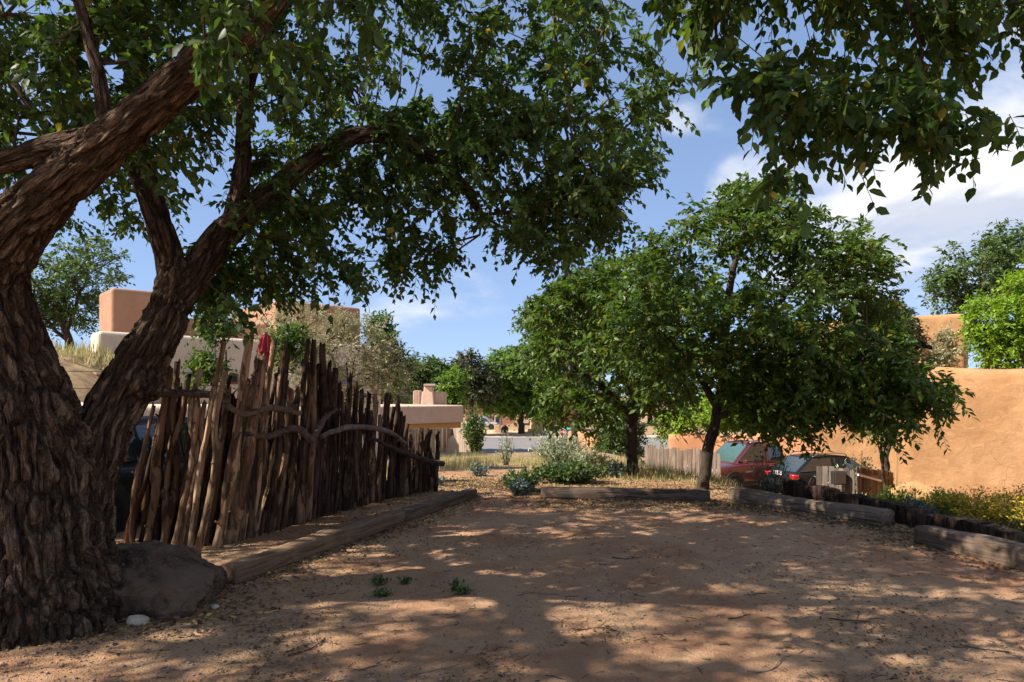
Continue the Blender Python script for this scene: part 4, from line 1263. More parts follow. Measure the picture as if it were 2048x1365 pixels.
# low palisade of sawn timber ends holding the bank
pal = empty('palisade', (float(PAL0[0]), float(PAL0[1]), 0))
tag(pal, 'low palisade of upright sawn timbers along the garden bank', 'retaining wall')
npal = 27
for k in range(npal):
    t = k / (npal - 1)
    c = PAL0 + (PAL1 - PAL0) * (t * 1.12)
    hh = 0.205 + 0.04 * random.random() - 0.02 * t
    bm = bmesh.new()
    bm_box(bm, (0, 0, 0), (0.19, 0.2, hh + 0.75), None, 0.016, 2)
    for v in bm.verts:
        if v.co.z > 0:
            v.co.z += random.uniform(-0.012, 0.012) + v.co.x * random.uniform(-0.1, 0.1)
        v.co.x += random.uniform(-0.006, 0.006)
        v.co.y += random.uniform(-0.006, 0.006)
    o = mesh_bm('timber_post', bm, M['post_wood'], pal)
    zg = g1(c[0] - 0.25, c[1])
    o.location = (c[0] - PAL0[0] + random.uniform(-.012, .012), c[1] - PAL0[1], zg + (hh - 0.75) / 2)
    o.rotation_euler = (random.uniform(-.02, .02), random.uniform(-.02, .02), math.atan2(PAL1[1] - PAL0[1], PAL1[0] - PAL0[0]) + math.pi / 2 + random.uniform(-.05, .05))
    s = random.uniform(0.75, 1.3)
    o.color = (0.062 * s, 0.04 * s, 0.029 * s, 1)

# ------------------------------------------------------------------ stones
def stone(name, label, loc, size, seed, material, rz=0.0, sub=5, cuts=5, rough=0.16, cat='rock', group=None):
    bm = bmesh.new()
    bmesh.ops.create_icosphere(bm, subdivisions=sub, radius=1.0)
    co = np.array([v.co[:] for v in bm.verts])
    rng = np.random.default_rng(seed)
    for _ in range(cuts):
        n = norm(rng.normal(size=3) * (1, 1, 0.8))
        h = 0.62 + 0.25 * rng.random()
        d = co @ n - h
        co = co - np.where(d > 0, d * 0.86, 0)[:, None] * n
    co = co * (1 + rough * (fbm(co * 1.7 + seed, 4) - 0.5)[:, None] * 2) + (fbm(co * 5 + seed, 5) - 0.5)[:, None] * 0.2 * co - (ss(np.abs(fbm(co * 2.1 + seed + 9, 3) - 0.5), 0.03, 0.0))[:, None] * 0.05 * co
    co = co * size
    for v, c in zip(bm.verts, co):
        v.co = c
    o = mesh_bm(name, bm, material, None, True)
    o.location = loc
    o.rotation_euler = (0, 0, rz)
    return tag(o, label, cat, group)
stone('boulder', 'large dark boulder at the foot of the big elm', (-2.80, 5.32, g1(-2.80, 5.32) + 0.06), (0.68, 0.46, 0.38), 14, M['boulder'], R(-14), 6, 9, 0.3)
stone('cobble', 'smooth pale cobble on the dirt before the boulder', (-2.60, 4.74, g1(-2.6, 4.74) + 0.03), (0.072, 0.05, 0.045), 3, M['white_stone'], R(25), 4, 8, 0.2)
stone('cobble', 'small pale stone beside the timber end near the boulder', (-2.22, 5.1, g1(-2.22, 5.1) + 0.012), (0.035, 0.03, 0.022), 8, M['white_stone'], 0.3, 2, 3)

# ------------------------------------------------------------------ buildings
def prism(name, pts, z0, z1, material, parent=None, bevel=0.1, org=(0, 0, 0), wob=0.02, seg=4):
    bm = bmesh.new()
    vs = [bm.verts.new((x - org[0], y - org[1], z0 - org[2])) for x, y in pts]
    f = bm.faces.new(vs)
    r = bmesh.ops.extrude_face_region(bm, geom=[f])
    nv = [g for g in r['geom'] if isinstance(g, bmesh.types.BMVert)]
    for v in nv:
        v.co.z = z1 - org[2]
    bmesh.ops.recalc_face_normals(bm, faces=bm.faces[:])
    if bevel:
        ed = [e for e in bm.edges if not all(abs(v.co.z - (z0 - org[2])) < 1e-6 for v in e.verts)]
        bmesh.ops.bevel(bm, geom=ed, offset=bevel, segments=seg, affect='EDGES', profile=0.5)
    return mesh_bm(name, bm, material, parent, False)
def v2(*a):
    return np.array(a, float)
def adobe_wall(name, rows, zbot, thick, material, parent=None, org=(0, 0, 0), k=16, wob=0.03):
    """rounded-top mud wall along (x, y, ztop) rows"""
    q = np.asarray(rows, float)
    n = max(24, int(np.linalg.norm(np.diff(q[:, :2], axis=0), axis=1).sum() / 0.25))
    seg = np.concatenate(([0], np.cumsum(np.linalg.norm(np.diff(q[:, :2], axis=0), axis=1))))
    u = np.linspace(0, seg[-1], n)
    x = np.interp(u, seg, q[:, 0]); y = np.interp(u, seg, q[:, 1])
    zt = np.interp(u, seg, q[:, 2])
    ker = np.ones(5) / 5
    zt = np.convolve(np.pad(zt, 2, 'edge'), ker, 'valid')
    t = norm(np.stack((np.gradient(x), np.gradient(y)), -1))
    nn = np.stack((-t[:, 1], t[:, 0]), -1)
    r = thick / 2
    prof = [(-r * 1.15, 'b'), (-r * 1.05, 0.35), (-r, 0.7), (-r, 'r')]
    ring = []
    angs = np.linspace(math.pi, 0, 7)
    rows_v = []
    for i in range(n):
        H = zt[i] - r - zbot
        pl = [(-r * 1.12, zbot), (-r * 1.06, zbot + H * .33), (-r * 1.02, zbot + H * .66)]
        pl += [(math.cos(a) * r, zbot + H + math.sin(a) * r) for a in angs]
        pl += [(r * 1.02, zbot + H * .66), (r * 1.06, zbot + H * .33), (r * 1.12, zbot)]
        rows_v.append([(x[i] + nn[i, 0] * a, y[i] + nn[i, 1] * a, b) for a, b in pl])
    v = np.array(rows_v)
    k = v.shape[1]
    v = v.reshape(-1, 3)
    nz = np.stack((fbm(v * 0.9 + 3, 3), fbm(v * 0.9 + 30, 3), fbm(v * 0.9 + 60, 3)), -1) - 0.5
    v = v + nz * (wob * 2, wob * 2, wob * 3)
    i = np.arange(n - 1)[:, None] * k
    j = np.arange(k - 1)[None]
    f = np.stack((i + j, i + j + 1, i + k + j + 1, i + k + j), -1).reshape(-1, 4)
    caps = [np.arange(k)[None][:, ::-1], (np.arange(k) + (n - 1) * k)[None]]
    return mesh_np(name, v - np.asarray(org), [f] + caps, material, parent, True)

DIR = norm(v2(0.735, 0.678)); NB = v2(-DIR[1], DIR[0])
# left house: cream lower storey, terracotta upper storey
A = v2(-10.32, 17.0)
hl = empty('adobe_house', (A[0], A[1], 1.0))
tag(hl, 'adobe house with cream lower walls and terracotta upper storey behind the stake fence', 'house')
og = (A[0], A[1], 1.0)
B = A + DIR * 8.2
prism('lower_wall', [A, B, B + NB * 6, A + DIR * 4 + NB * 6, A + DIR * 4 + NB * 0.9, A + NB * 0.9], -0.5, 3.2, M['cream_stucco'], hl, 0.12, og)
A2 = A + NB * 1.35 + DIR * 0.6
B2 = A2 + DIR * 7.6
T0, T1 = A2 + DIR * 1.75, A2 + DIR * 4.6
prism('upper_wall', [A2, T0, T0 + NB * 1.5, A2 + NB * 1.5], 2.9, 4.5, M['terracotta'], hl, 0.1, og)
prism('upper_wall', [T0 + NB * 0.3 - DIR * 0.05, T1 + NB * 0.3 + DIR * 0.05, T1 + NB * 4, T0 + NB * 4], 2.9, 3.85, M['terracotta'], hl, 0.1, og)
prism('upper_wall', [T1, B2, B2 + NB * 4, T1 + NB * 4], 2.9, 4.6, M['terracotta'], hl, 0.1, og)
C0 = A + DIR * 3.4 - NB * 0.002
def face_box(name, c2, z, w, h, t, material, parent, org, d=DIR, nb=NB):
    bm = bmesh.new()
    rot = Matrix.Rotation(math.atan2(d[1], d[0]), 4, 'Z')
    bm_box(bm, (c2[0] - org[0], c2[1] - org[1], z - org[2]), (w, t, h), rot, min(0.012, t / 4), 1)
    return mesh_bm(name, bm, material, parent)
for tt, z, w, h in ((3.35, 2.05, 0.26, 0.3), (6.9, 1.7, 0.9, 1.0)):
    c = A + DIR * tt
    fr = face_box('window', c - NB * 0.012, z, w, h, 0.07, M['pole_wood'], hl, og)
    gl = face_box('pane', c - NB * 0.05, z, w - 0.12, h - 0.12, 0.02, M['window_glass'], fr, (0, 0, 0))
    gl.location = (-og[0], -og[1], -og[2])
c = A2 + DIR * 5.1
face_box('drain_spout', c - NB * 0.25, 4.22, 0.16, 0.12, 0.6, M['pole_wood'], hl, og)
# low parts in front of the house
lw = adobe_wall('garden_wall', [(-10.4, 13.6, 1.55), (-7.6, 12.9, 1.42), (-5.6, 14.2, 1.4), (-3.6, 16.0, 1.25)], -0.4, 0.32, M['cream_stucco'])
tag(lw, 'low cream garden wall glimpsed between the stakes below the house', 'wall')
pr = prism('pier', [P(170, 0, 15.5)[:2], P(196, 0, 15.5)[:2], P(196, 0, 15.9)[:2], P(170, 0, 15.9)[:2]], 1.0, EYE + 45 / FPX * 15.5, M['terracotta'], None, 0.05)
tag(pr, 'short terracotta pier at the left end of the cream house', 'pier')

# pink flat-roofed house at the bottom of the slope
Q = v2(-2.53, 36.0)
hp = empty('flat_roof_house', (Q[0], Q[1], -1.6))
tag(hp, 'pink flat roofed house with kiva chimney beyond the fence end', 'house')
og = (Q[0], Q[1], -1.6)
Q0 = Q - DIR * 6.6
prism('parapet', [Q0, Q, Q + NB * 6, Q0 + NB * 6], 0.16, 1.05, M['pink_stucco'], hp, 0.1, og)
i0, i1 = Q0 + NB * 0.12 + DIR * .1, Q + NB * 0.12 - DIR * .1
prism('beam', [i0, i1, i1 + NB * 5.6, i0 + NB * 5.6], -0.14, 0.165, M['amber_beam'], hp, 0.02, og, seg=1)
i0, i1 = Q0 + NB * 0.7 + DIR * .4, Q + NB * 0.7 - DIR * .4
prism('wall', [i0, i1, i1 + NB * 5, i0 + NB * 5], -2.6, -0.13, M['pink_stucco'], hp, 0.02, og, seg=1)
def px_block(name, x0, x1, y0, y1, d, dep, material, parent, org, taper=1.0, bev=0.05):
    a, b = P(x0, y1, d), P(x1, y0, d)
    bm = bmesh.new()
    w, h = b[0] - a[0], b[2] - a[2]
    bm_box(bm, ((a[0] + b[0]) / 2 - org[0], d + dep / 2 - org[1], (a[2] + b[2]) / 2 - org[2]), (w, dep, h), None, 0)
    zc = (a[2] + b[2]) / 2 - org[2]
    xc = (a[0] + b[0]) / 2 - org[0]
    yc = d + dep / 2 - org[1]
    for v in bm.verts:
        if v.co.z > zc:
            v.co.x = xc + (v.co.x - xc) * taper
            v.co.y = yc + (v.co.y - yc) * taper
    if bev:
        bmesh.ops.bevel(bm, geom=bm.edges[:], offset=bev, segments=3, affect='EDGES')
    return mesh_bm(name, bm, material, parent, False)
ch = px_block('chimney', 840, 869, 783, 822, 37.6, 0.8, M['pink_stucco'], hp, og, 0.78)
px_block('chimney_neck', 846, 867, 772, 790, 37.7, 0.55, M['pink_stucco'], hp, og, 0.86)
px_block('chimney_cap', 847, 871, 768, 772.5, 37.6, 0.75, M['concrete'], hp, og, 1.0, 0.02)
px_block('roof_block', 865, 890, 784, 822, 38.0, 0.9, M['pink_stucco'], hp, og)
px_block('roof_block', 826, 842, 781, 822, 39.0, 0.9, M['pink_stucco'], hp, og)
rl = empty('roof_railing', tuple(P(815, 806, 36.6)))
tag(rl, 'thin iron railing on the flat pink roof by the chimney', 'railing')
r0 = P(815, 806, 36.6)
for k in range(13):
    p = P(796 + k * 3.6, 0, 36.6)
    box('baluster', (p[0] - r0[0], 0, 0.32), (0.022, 0.022, 0.78), M['cable'], rl)
box('top_rail', (0.05, 0, 0.72), (1.25, 0.04, 0.03), M['cable'], rl)

def plank_run(parent, org, rows, zb_fn, width, tone, thick=0.025, gap=0.012, hvar=0.04, name='plank', seed=0, mat='plank_wood'):
    """rows: (x, y, ztop) corners; one plank object every width metres"""
    rng = np.random.default_rng(seed)
    shared = None
    for (x0, y0, z0), (x1, y1, z1) in zip(rows[:-1], rows[1:]):
        ln = math.hypot(x1 - x0, y1 - y0)
        n = max(1, int(round(ln / width)))
        ang = math.atan2(y1 - y0, x1 - x0)
        for k in range(n):
            t = (k + 0.5) / n
            x, y, z = x0 + (x1 - x0) * t, y0 + (y1 - y0) * t, z0 + (z1 - z0) * t + rng.normal(0, hvar)
            zb = zb_fn(x, y)
            bm = bmesh.new()
            bm_box(bm, (0, 0, 0), (ln / n - gap, thick, z - zb), None, 0.004, 1)
            o = mesh_bm(name, bm, M[mat], parent)
            o.location = (x - org[0], y - org[1] + rng.normal(0, 0.006), (z + zb) / 2 - org[2])
            o.rotation_euler = (rng.normal(0, .008), rng.normal(0, .012), ang)
            o.color = (*(np.array(tone) * (0.7 + 0.6 * rng.random())), 1)
def rows_px(pts):
    return [tuple(P(a, b, d)) for a, b, d in pts]
zb = lambda x, y: g1(x, y) - 0.1
rr = rows_px([(760, 858, 29.5), (906, 857, 33.0), (941, 857, 30.0)])
gf_ = empty('plank_fence', (rr[1][0], rr[1][1], g1(rr[1][0], rr[1][1])))
tag(gf_, 'pale plank fence below the pink flat roofed house', 'fence')
plank_run(gf_, tuple(gf_.location), rr, zb, 0.15, (0.33, 0.26, 0.2), hvar=0.01, seed=3)
rr = rows_px([(1290, 891, 24.8), (1312, 893, 22.6), (1375, 899, 22.0), (1442, 907, 21.5)])
mf = empty('plank_fence', (rr[1][0], rr[1][1], g1(rr[1][0], rr[1][1])))
tag(mf, 'grey brown plank fence between the two ash trunks', 'fence')
plank_run(mf, tuple(mf.location), rr, zb, 0.14, (0.22, 0.165, 0.125), seed=4)
rr = rows_px([(1378, 897, 24.6), (1440, 903, 23.6)])
rr2 = rows_px([(1632, 932, 18.9), (1668, 934, 18.7), (1710, 941, 18.2)])
bf = empty('plank_fence', (rr2[1][0], rr2[1][1], g1(rr2[1][0], rr2[1][1])))
tag(bf, 'short weathered plank fence carrying a mailbox, left of the orange wall', 'fence')
plank_run(bf, tuple(bf.location), rr2, zb, 0.15, (0.17, 0.135, 0.108), seed=5, hvar=0.02)
m0 = P(1677, 956, 18.3)
mbx = empty('mailbox', tuple(m0))
tag(mbx, 'dark mailbox fixed to the short plank fence', 'mailbox')
box('body', (0, 0, 0), (0.34, 0.22, 0.36), M['plastic_black'], mbx, None, 0.03)
box('door', (0, -0.115, 0), (0.29, 0.016, 0.3), M['twig'], mbx, None, 0.006)
rr3 = rows_px([(1714, 935, 19.4), (1786, 944, 20.6)])
gt = empty('plank_gate', (rr3[0][0], rr3[0][1], g1(rr3[0][0], rr3[0][1])))
tag(gt, 'low plank gate with a pale diagonal brace beside the orange wall', 'gate')
plank_run(gt, tuple(gt.location), rr3, lambda x, y: g1(x, y) + 0.25, 0.12, (0.16, 0.125, 0.1), seed=6, hvar=0.015)
def bar(name, a, b, th, material, parent, color=None):
    a, b = np.asarray(a), np.asarray(b)
    o = box(name, (0, 0, 0), (np.linalg.norm(b - a), th, th * 1.6), material, parent)
    o.rotation_mode = 'QUATERNION'
    o.rotation_quaternion = Vector(b - a).to_track_quat('X', 'Z')
    o.location = Vector((a + b) / 2) - parent.location
    if color:
        o.color = (*color, 1)
    return o
bar('brace', P(1716, 950, 19.3), P(1762, 962, 19.9), 0.035, M['white_paint'], gt)
bar('crosspiece', P(1712, 948, 19.34), P(1786, 958, 20.52), 0.05, M['tie_wood'], gt, (0.2, 0.15, 0.12))

# orange adobe house on the right
W0 = v2(9.72, 17.0)
WD = norm(v2(2.08, -1.3)); WN = v2(-WD[1], WD[0])
hr = empty('adobe_house', (W0[0], W0[1], -0.7))
tag(hr, 'sunlit orange adobe house with rounded parapet at right edge', 'house')
og = (W0[0], W0[1], -0.7)
top = [(0, 2.16), (0.35, 2.28), (0.9, 2.31), (1.25, 2.28), (1.4, 2.2), (1.7, 2.17), (2.0, 2.21), (2.6, 2.2), (8, 2.12)]
adobe_wall('front_wall', [(*(W0 + WD * u), z) for u, z in top], -1.9, 0.55, M['orange_adobe'], hr, og, wob=0.02)
back = W0 + WN * 0.3
adobe_wall('side_wall', [(*(back + v2(0.25, 0.1)), 2.2), (*(back + v2(2.5, 4.2)), 2.3)], -2.4, 0.5, M['orange_adobe'], hr, og)
adobe_wall('buttress', [(*(W0 + v2(-0.45, -0.25)), -0.72), (*(W0 + v2(0.1, -0.35)), -0.5), (*(W0 + v2(0.6, -0.7)), -0.75)], -1.9, 0.4, M['orange_adobe'], hr, og, wob=0.06)
U0, U1 = P(1632, 0, 27.0)[:2], P(1931, 0, 24.2)[:2]
ud = norm(U1 - U0); un = v2(-ud[1], ud[0])
prism('upper_wall', [U0, U1, U1 + un * 5, U0 + un * 5], -2.5, 4.5, M['orange_adobe'], hr, 0.14, og)
prism('terrace', [P(1790, 0, 21.8)[:2], P(2060, 0, 19.0)[:2], P(2060, 0, 22.6)[:2], P(1790, 0, 23.6)[:2]], -2.5, 1.55, M['orange_adobe'], hr, 0.14, og)
px_block('roof_beam', 1846, 1868, 690, 699, 23.2, 0.5, M['dark_void'], hr, og, 1.0, 0.02)
px_block('chimney_block', 1838, 1866, 697, 740, 23.0, 0.8, M['orange_adobe'], hr, og, 0.95, 0.08)
# orange garden walls
gw = adobe_wall('garden_wall', [(*P(1338, 0, 32.5)[:2], -0.35), (*P(1352, 0, 32.4)[:2], -0.22), (*P(1410, 0, 32)[:2], -0.2), (*P(1450, 0, 31.5)[:2], -0.36), (*P(1490, 0, 31)[:2], -0.16), (*P(1575, 0, 30)[:2], -0.1), (*P(1590, 0, 29.8)[:2], 0.5), (*P(1660, 0, 28.8)[:2], 0.6), (*P(1800, 0, 27)[:2], 0.75)], -3.6, 0.45, M['rust_adobe'])
tag(gw, 'wavy topped orange garden wall behind the parked cars', 'wall')
sw = adobe_wall('garden_wall', [(*P(1141, 0, 54)[:2], -1.22), (*P(1206, 0, 45)[:2], -0.98)], -4.2, 0.4, M['rust_adobe'])
tag(sw, 'straight orange wall beside the road, right of the stop sign', 'wall')

# ------------------------------------------------------------------ across the road
bh = empty('brick_house', tuple(P(985, 862, 118)))
tag(bh, 'reddish brick house with white window frames beyond the road', 'house')
og = tuple(bh.location)
p0, p1 = P(930, 0, 118), P(1030, 0, 118)
prism('wall', [(p0[0], 118), (p1[0], 118), (p1[0], 126), (p0[0], 126)], -4.4, EYE - 22 / FPX * 118, M['brick'], bh, 0.1, og, seg=2)
prism('roof', [(p0[0] - .4, 117.6), (p1[0] + .4, 117.6), (p1[0] + .4, 126.4), (p0[0] - .4, 126.4)], EYE - 22.4 / FPX * 118, EYE - 17 / FPX * 118, M['pole_wood'], bh, 0.05, og, seg=1)
for x0, x1, y0, y1 in ((957, 969, 832, 846), (989, 1001, 832, 850)):
    fr = px_block('window', x0, x1, y0, y1, 117.93, 0.12, M['white_paint'], bh, og, 1, 0.01)
    px_block('pane', x0 + 1.6, x1 - 1.6, y0 + 1.4, y1 - 1.4, 117.88, 0.06, M['window_glass'], fr, (0, 0, 0), 1, 0).location = tuple(-Vector(og))
px_block('downpipe', 971, 972.4, 818, 842, 117.85, 0.1, M['white_paint'], bh, og, 1, 0)
px_block('wall_lamp', 976.5, 979.5, 829, 833, 117.8, 0.2, M['white_paint'], bh, og, 1, 0.03)
ah = empty('adobe_building', tuple(P(1075, 865, 95)))
tag(ah, 'pale adobe building corner behind the street tree', 'house')
og = tuple(ah.location)
px_block('wall', 1062, 1086, 818, 868, 94, 5, M['pale_adobe'], ah, og, 1, 0.15)
px_block('side_wing', 1084, 1160, 812, 872, 99, 5, M['pole_wood'], ah, og, 1, 0.15)
lwall = adobe_wall('street_wall', [(*P(1058, 0, 92)[:2], -3.0), (*P(1070, 0, 91)[:2], -2.95), (*P(1095, 0, 89)[:2], -3.1), (*P(1150, 0, 87.5)[:2], -3.15)], -4.4, 0.5, M['pale_adobe'])
tag(lwall, 'low brown adobe wall along the far pavement behind the stop sign', 'wall')
pl = px_block('adobe_pillar', 988, 1001, 851, 873, 90, 0.9, M['pale_adobe'], None, (0, 0, 0), 0.95, 0.08)
tag(pl, 'squat adobe pillar on the far pavement by the truck', 'pillar')
bs = P(1010, 862, 90.5)
stone('boulder', 'dark round boulder right of the squat adobe pillar', (bs[0], bs[1], bs[2]), (0.55, 0.5, 0.75), 23, M['plastic_black'], 0, 3, 2, 0.1)
bench = empty('bench', tuple(P(1030, 866, 95)))
tag(bench, 'tan bench under the street tree across the road', 'bench')
og = tuple(bench.location)
px_block('seat', 1014, 1044, 857, 859.5, 95, 0.6, M['pale_adobe'], bench, og, 1, 0.02)
px_block('backrest', 1014, 1044, 848, 853.5, 95.5, 0.12, M['pale_adobe'], bench, og, 1, 0.02)
for x in (1014.5, 1028, 1041.5):
    px_block('leg', x, x + 2, 849, 869, 95.2, 0.4, M['pale_adobe'], bench, og, 1, 0.02)
pb = structure(prism('pavement_bed', [P(972, 0, 86.6)[:2], P(1080, 0, 86.6)[:2], P(1085, 0, 98)[:2], P(965, 0, 98)[:2]], ROADZ - 0.3, ROADZ + 0.28, M['pale_adobe'], None, 0.05))
# stop sign
sp = P(1125, 883, 70.0)
sp[2] = ROADZ
st = empty('stop_sign', tuple(sp))
tag(st, 'red octagonal stop sign at the road corner', 'sign')
st.rotation_euler = (0, 0, R(-12))
bm = bmesh.new()
bmesh.ops.create_cone(bm, segments=8, radius1=0.40, radius2=0.40, depth=0.02, cap_ends=True, matrix=Matrix.Rotation(R(90), 4, 'X') @ Matrix.Rotation(R(22.5), 4, 'Z'))
sc_z = EYE - 75 / FPX * 70 - ROADZ
pf = mesh_bm('plate_rim', bm, M['white_paint'], st)
pf.location = (0, 0, sc_z)
bm = bmesh.new()
bmesh.ops.create_cone(bm, segments=8, radius1=0.375, radius2=0.375, depth=0.02, cap_ends=True, matrix=Matrix.Rotation(R(90), 4, 'X') @ Matrix.Rotation(R(22.5), 4, 'Z'))
pf = mesh_bm('plate', bm, M['sign_red'], st)
pf.location = (0, -0.006, sc_z)
cu = bpy.data.curves.new('txt', 'FONT')
cu.body = 'STOP'
cu.size = 0.3
cu.align_x = 'CENTER'
cu.align_y = 'CENTER'
cu.extrude = 0.003
to = bpy.data.objects.new('txt', cu)
COL.objects.link(to)
dg = bpy.context.evaluated_depsgraph_get()
tm = bpy.data.meshes.new_from_object(to.evaluated_get(dg))
bpy.data.objects.remove(to)
tm.materials.clear()
tm.materials.append(M['white_paint'])
lt = bpy.data.objects.new('lettering', tm)
link(lt, st)
lt.location = (0, -0.022, sc_z)
lt.rotation_euler = (R(90), 0, 0)
box('post', (0, 0.035, sc_z / 2 + 0.1), (0.06, 0.05, sc_z + 0.6), M['metal_grey'], st)
# utility pole and cables
up = P(1131, 0, 72)
pole = empty('utility_pole', (up[0], up[1], ROADZ))
tag(pole, 'brown wooden utility pole rising through the trees behind the stop sign', 'pole')
mb = MB()
mb.tube([(0, 0, -0.3), (0, 0, 4), (0, 0, 9.4)], [0.16, 0.14, 0.11], 12)
mb.build('shaft', M['pole_wood'], pole)
box('crossarm', (0, 0, 8.8), (2.2, 0.1, 0.12), M['pole_wood'], pole)
for x in (-0.9, 0.0, 0.9):
    mb = MB()
    mb.tube([(x, 0, 8.86), (x, 0, 9.0)], [0.04, 0.03], 8)
    mb.build('insulator', M['concrete'], pole)
for lb, a, b, sg in (('upper power line sagging across the sky gap', P(660, 676, 66), P(1131, 735, 72), 0.8), ('lower power line just over the distant treetops', P(700, 700, 64), P(1120, 738, 72), 1.5), ('short dark cable over the grey green tree', P(660, 742, 90), P(1140, 716, 80), 0.5)):
    t = np.linspace(0, 1, 24)[:, None]
    q = a + (b - a) * t
    q[:, 2] -= sg * 4 * (t * (1 - t))[:, 0]
    mb = MB()
    mb.tube(q, 0.038, 5)
    o = mb.build('power_line', M['cable'])
    tag(o, lb, 'cable', 'power lines')
# teal canopy
tc0 = P(1127, 862, 96)
tc = empty('canopy', (tc0[0], tc0[1], ROADZ + 0.1))
tag(tc, 'teal patio canopy behind the low street wall', 'canopy')
bm = bmesh.new()
zt = EYE - 60 / FPX * 96 - tc.location.z
ze = EYE - 70 / FPX * 96 - tc.location.z
ap = bm.verts.new((0, 0, zt))
cs = [bm.verts.new((x, y, ze)) for x, y in ((-1.35, -1.2), (1.35, -1.2), (1.35, 1.2), (-1.35, 1.2))]
lo_ = [bm.verts.new((v.co.x, v.co.y, ze - 0.22)) for v in cs]
for k in range(4):
    bm.faces.new((cs[k], cs[(k + 1) % 4], ap))
    bm.faces.new((lo_[k], lo_[(k + 1) % 4], cs[(k + 1) % 4], cs[k]))
mesh_bm('cover', bm, M['teal_cloth'], tc)
for x, y in ((-1.3, -1.15), (1.3, -1.15), (1.3, 1.15), (-1.3, 1.15)):
    box('pole', (x, y, ze / 2), (0.05, 0.05, ze), M['metal_grey'], tc)
# refuse bin by the pale fence
b0 = P(955, 905, 42.0)
bn = empty('refuse_bin', (b0[0], b0[1], g1(b0[0], b0[1])))
tag(bn, 'dark green wheeled refuse bin by the pale plank fence', 'bin')
bm = bmesh.new()
bm_box(bm, (0, 0, 0.5), (0.5, 0.55, 0.95))
for v in bm.verts:
    if v.co.z < 0.4:
        v.co.x *= 0.82; v.co.y *= 0.8
bmesh.ops.bevel(bm, geom=bm.edges[:], offset=0.03, segments=2, affect='EDGES')
mesh_bm('body', bm, M['green_plastic'], bn)
box('lid', (0, -0.02, 1.01), (0.56, 0.64, 0.07), M['green_plastic'], bn, None, 0.025)
mb = MB(); mb.tube([(-0.25, 0.36, 0.95), (0.25, 0.36, 0.95)], 0.018, 8); mb.build('handle', M['plastic_black'], bn)
for x in (-0.24, 0.24):
    mb = MB(); mb.tube([(x - .03, 0.24, 0.1), (x + .03, 0.24, 0.1)], 0.1, 14); mb.build('wheel', M['rubber'], bn)
# pale pointed plank-like thing before the plank fence, modelled as a rough slab
ls = P(905, 905, 26.5)
stone('pale_slab', 'pale pointed plank-like slab before the plank fence in dry grass', (ls[0], ls[1], g1(ls[0], ls[1]) + 0.12), (0.28, 0.16, 0.55), 31, M['pale_adobe'], 0.4, 3, 5, 0.1)

# closed red umbrella behind the fence
u0 = P(508, 0, 9.6)
um = empty('patio_umbrella', (u0[0], u0[1], g1(u0[0], u0[1])))
tag(um, 'closed red patio umbrella standing behind the tall stakes', 'umbrella')
um.rotation_euler = (R(-3), R(3), 0)
def pleats(zs, rs, n, depth, name):
    k = n * 6
    rows = []
    for z, r in zip(zs, rs):
        a = np.arange(k) / k * 2 * np.pi
        rr_ = r * (1 + depth * np.cos(a * n))
        rows.append(np.stack((np.cos(a) * rr_, np.sin(a) * rr_, np.full(k, z)), -1))
    v = np.array(rows).reshape(-1, 3)
    m = len(zs)
    i = np.arange(m - 1)[:, None] * k
    j = np.arange(k)[None]
    f = np.stack((i + j, i + (j + 1) % k, i + k + (j + 1) % k, i + k + j), -1).reshape(-1, 4)
    return mesh_np(name, v, f, M['red_cloth'], um, True)
pleats([2.40, 2.38, 2.3, 2.2, 2.14], [0.015, 0.05, 0.07, 0.095, 0.105], 8, 0.2, 'vent_tier')
pleats([2.22, 2.1, 1.8, 1.5, 1.2, 1.12], [0.05, 0.06, 0.085, 0.10, 0.09, 0.05], 8, 0.2, 'canopy')
mb = MB(); mb.tube([(0, 0, 0.02), (0, 0, 2.43)], 0.022, 10); mb.build('pole', M['pole_wood'], um)
mb = MB(); mb.tube([(0, 0, 0.0), (0, 0, 0.06), (0, 0, 0.1)], [0.26, 0.25, 0.06], 20); mb.build('base', M['concrete'], um)

# wire strands left of the elm
wf = empty('wire_fence', tuple(P(60, 800, 9.0)))
tag(wf, 'two thin fence wires crossing before the dry hillside', 'fence')
for y0, y1 in ((741, 746), (776, 779)):
    mb = MB()
    t = np.linspace(0, 1, 9)[:, None]
    mb.tube((P(-60, y0, 8.6) + (P(420, y1, 10.8) - P(-60, y0, 8.6)) * t) - np.array(wf.location), 0.004, 5)
    mb.build('wire', M['cable'], wf)
for px, d in ((-40, 8.7), (330, 10.4)):
    p = P(px, 735, d)
    z = g1(p[0], p[1])
    mb = MB()
    mb.tube(np.array([(p[0], p[1], z - .1), (p[0], p[1], p[2] + .1)]) - np.array(wf.location), 0.035, 8)
    mb.build('post', M['pole_wood'], wf)

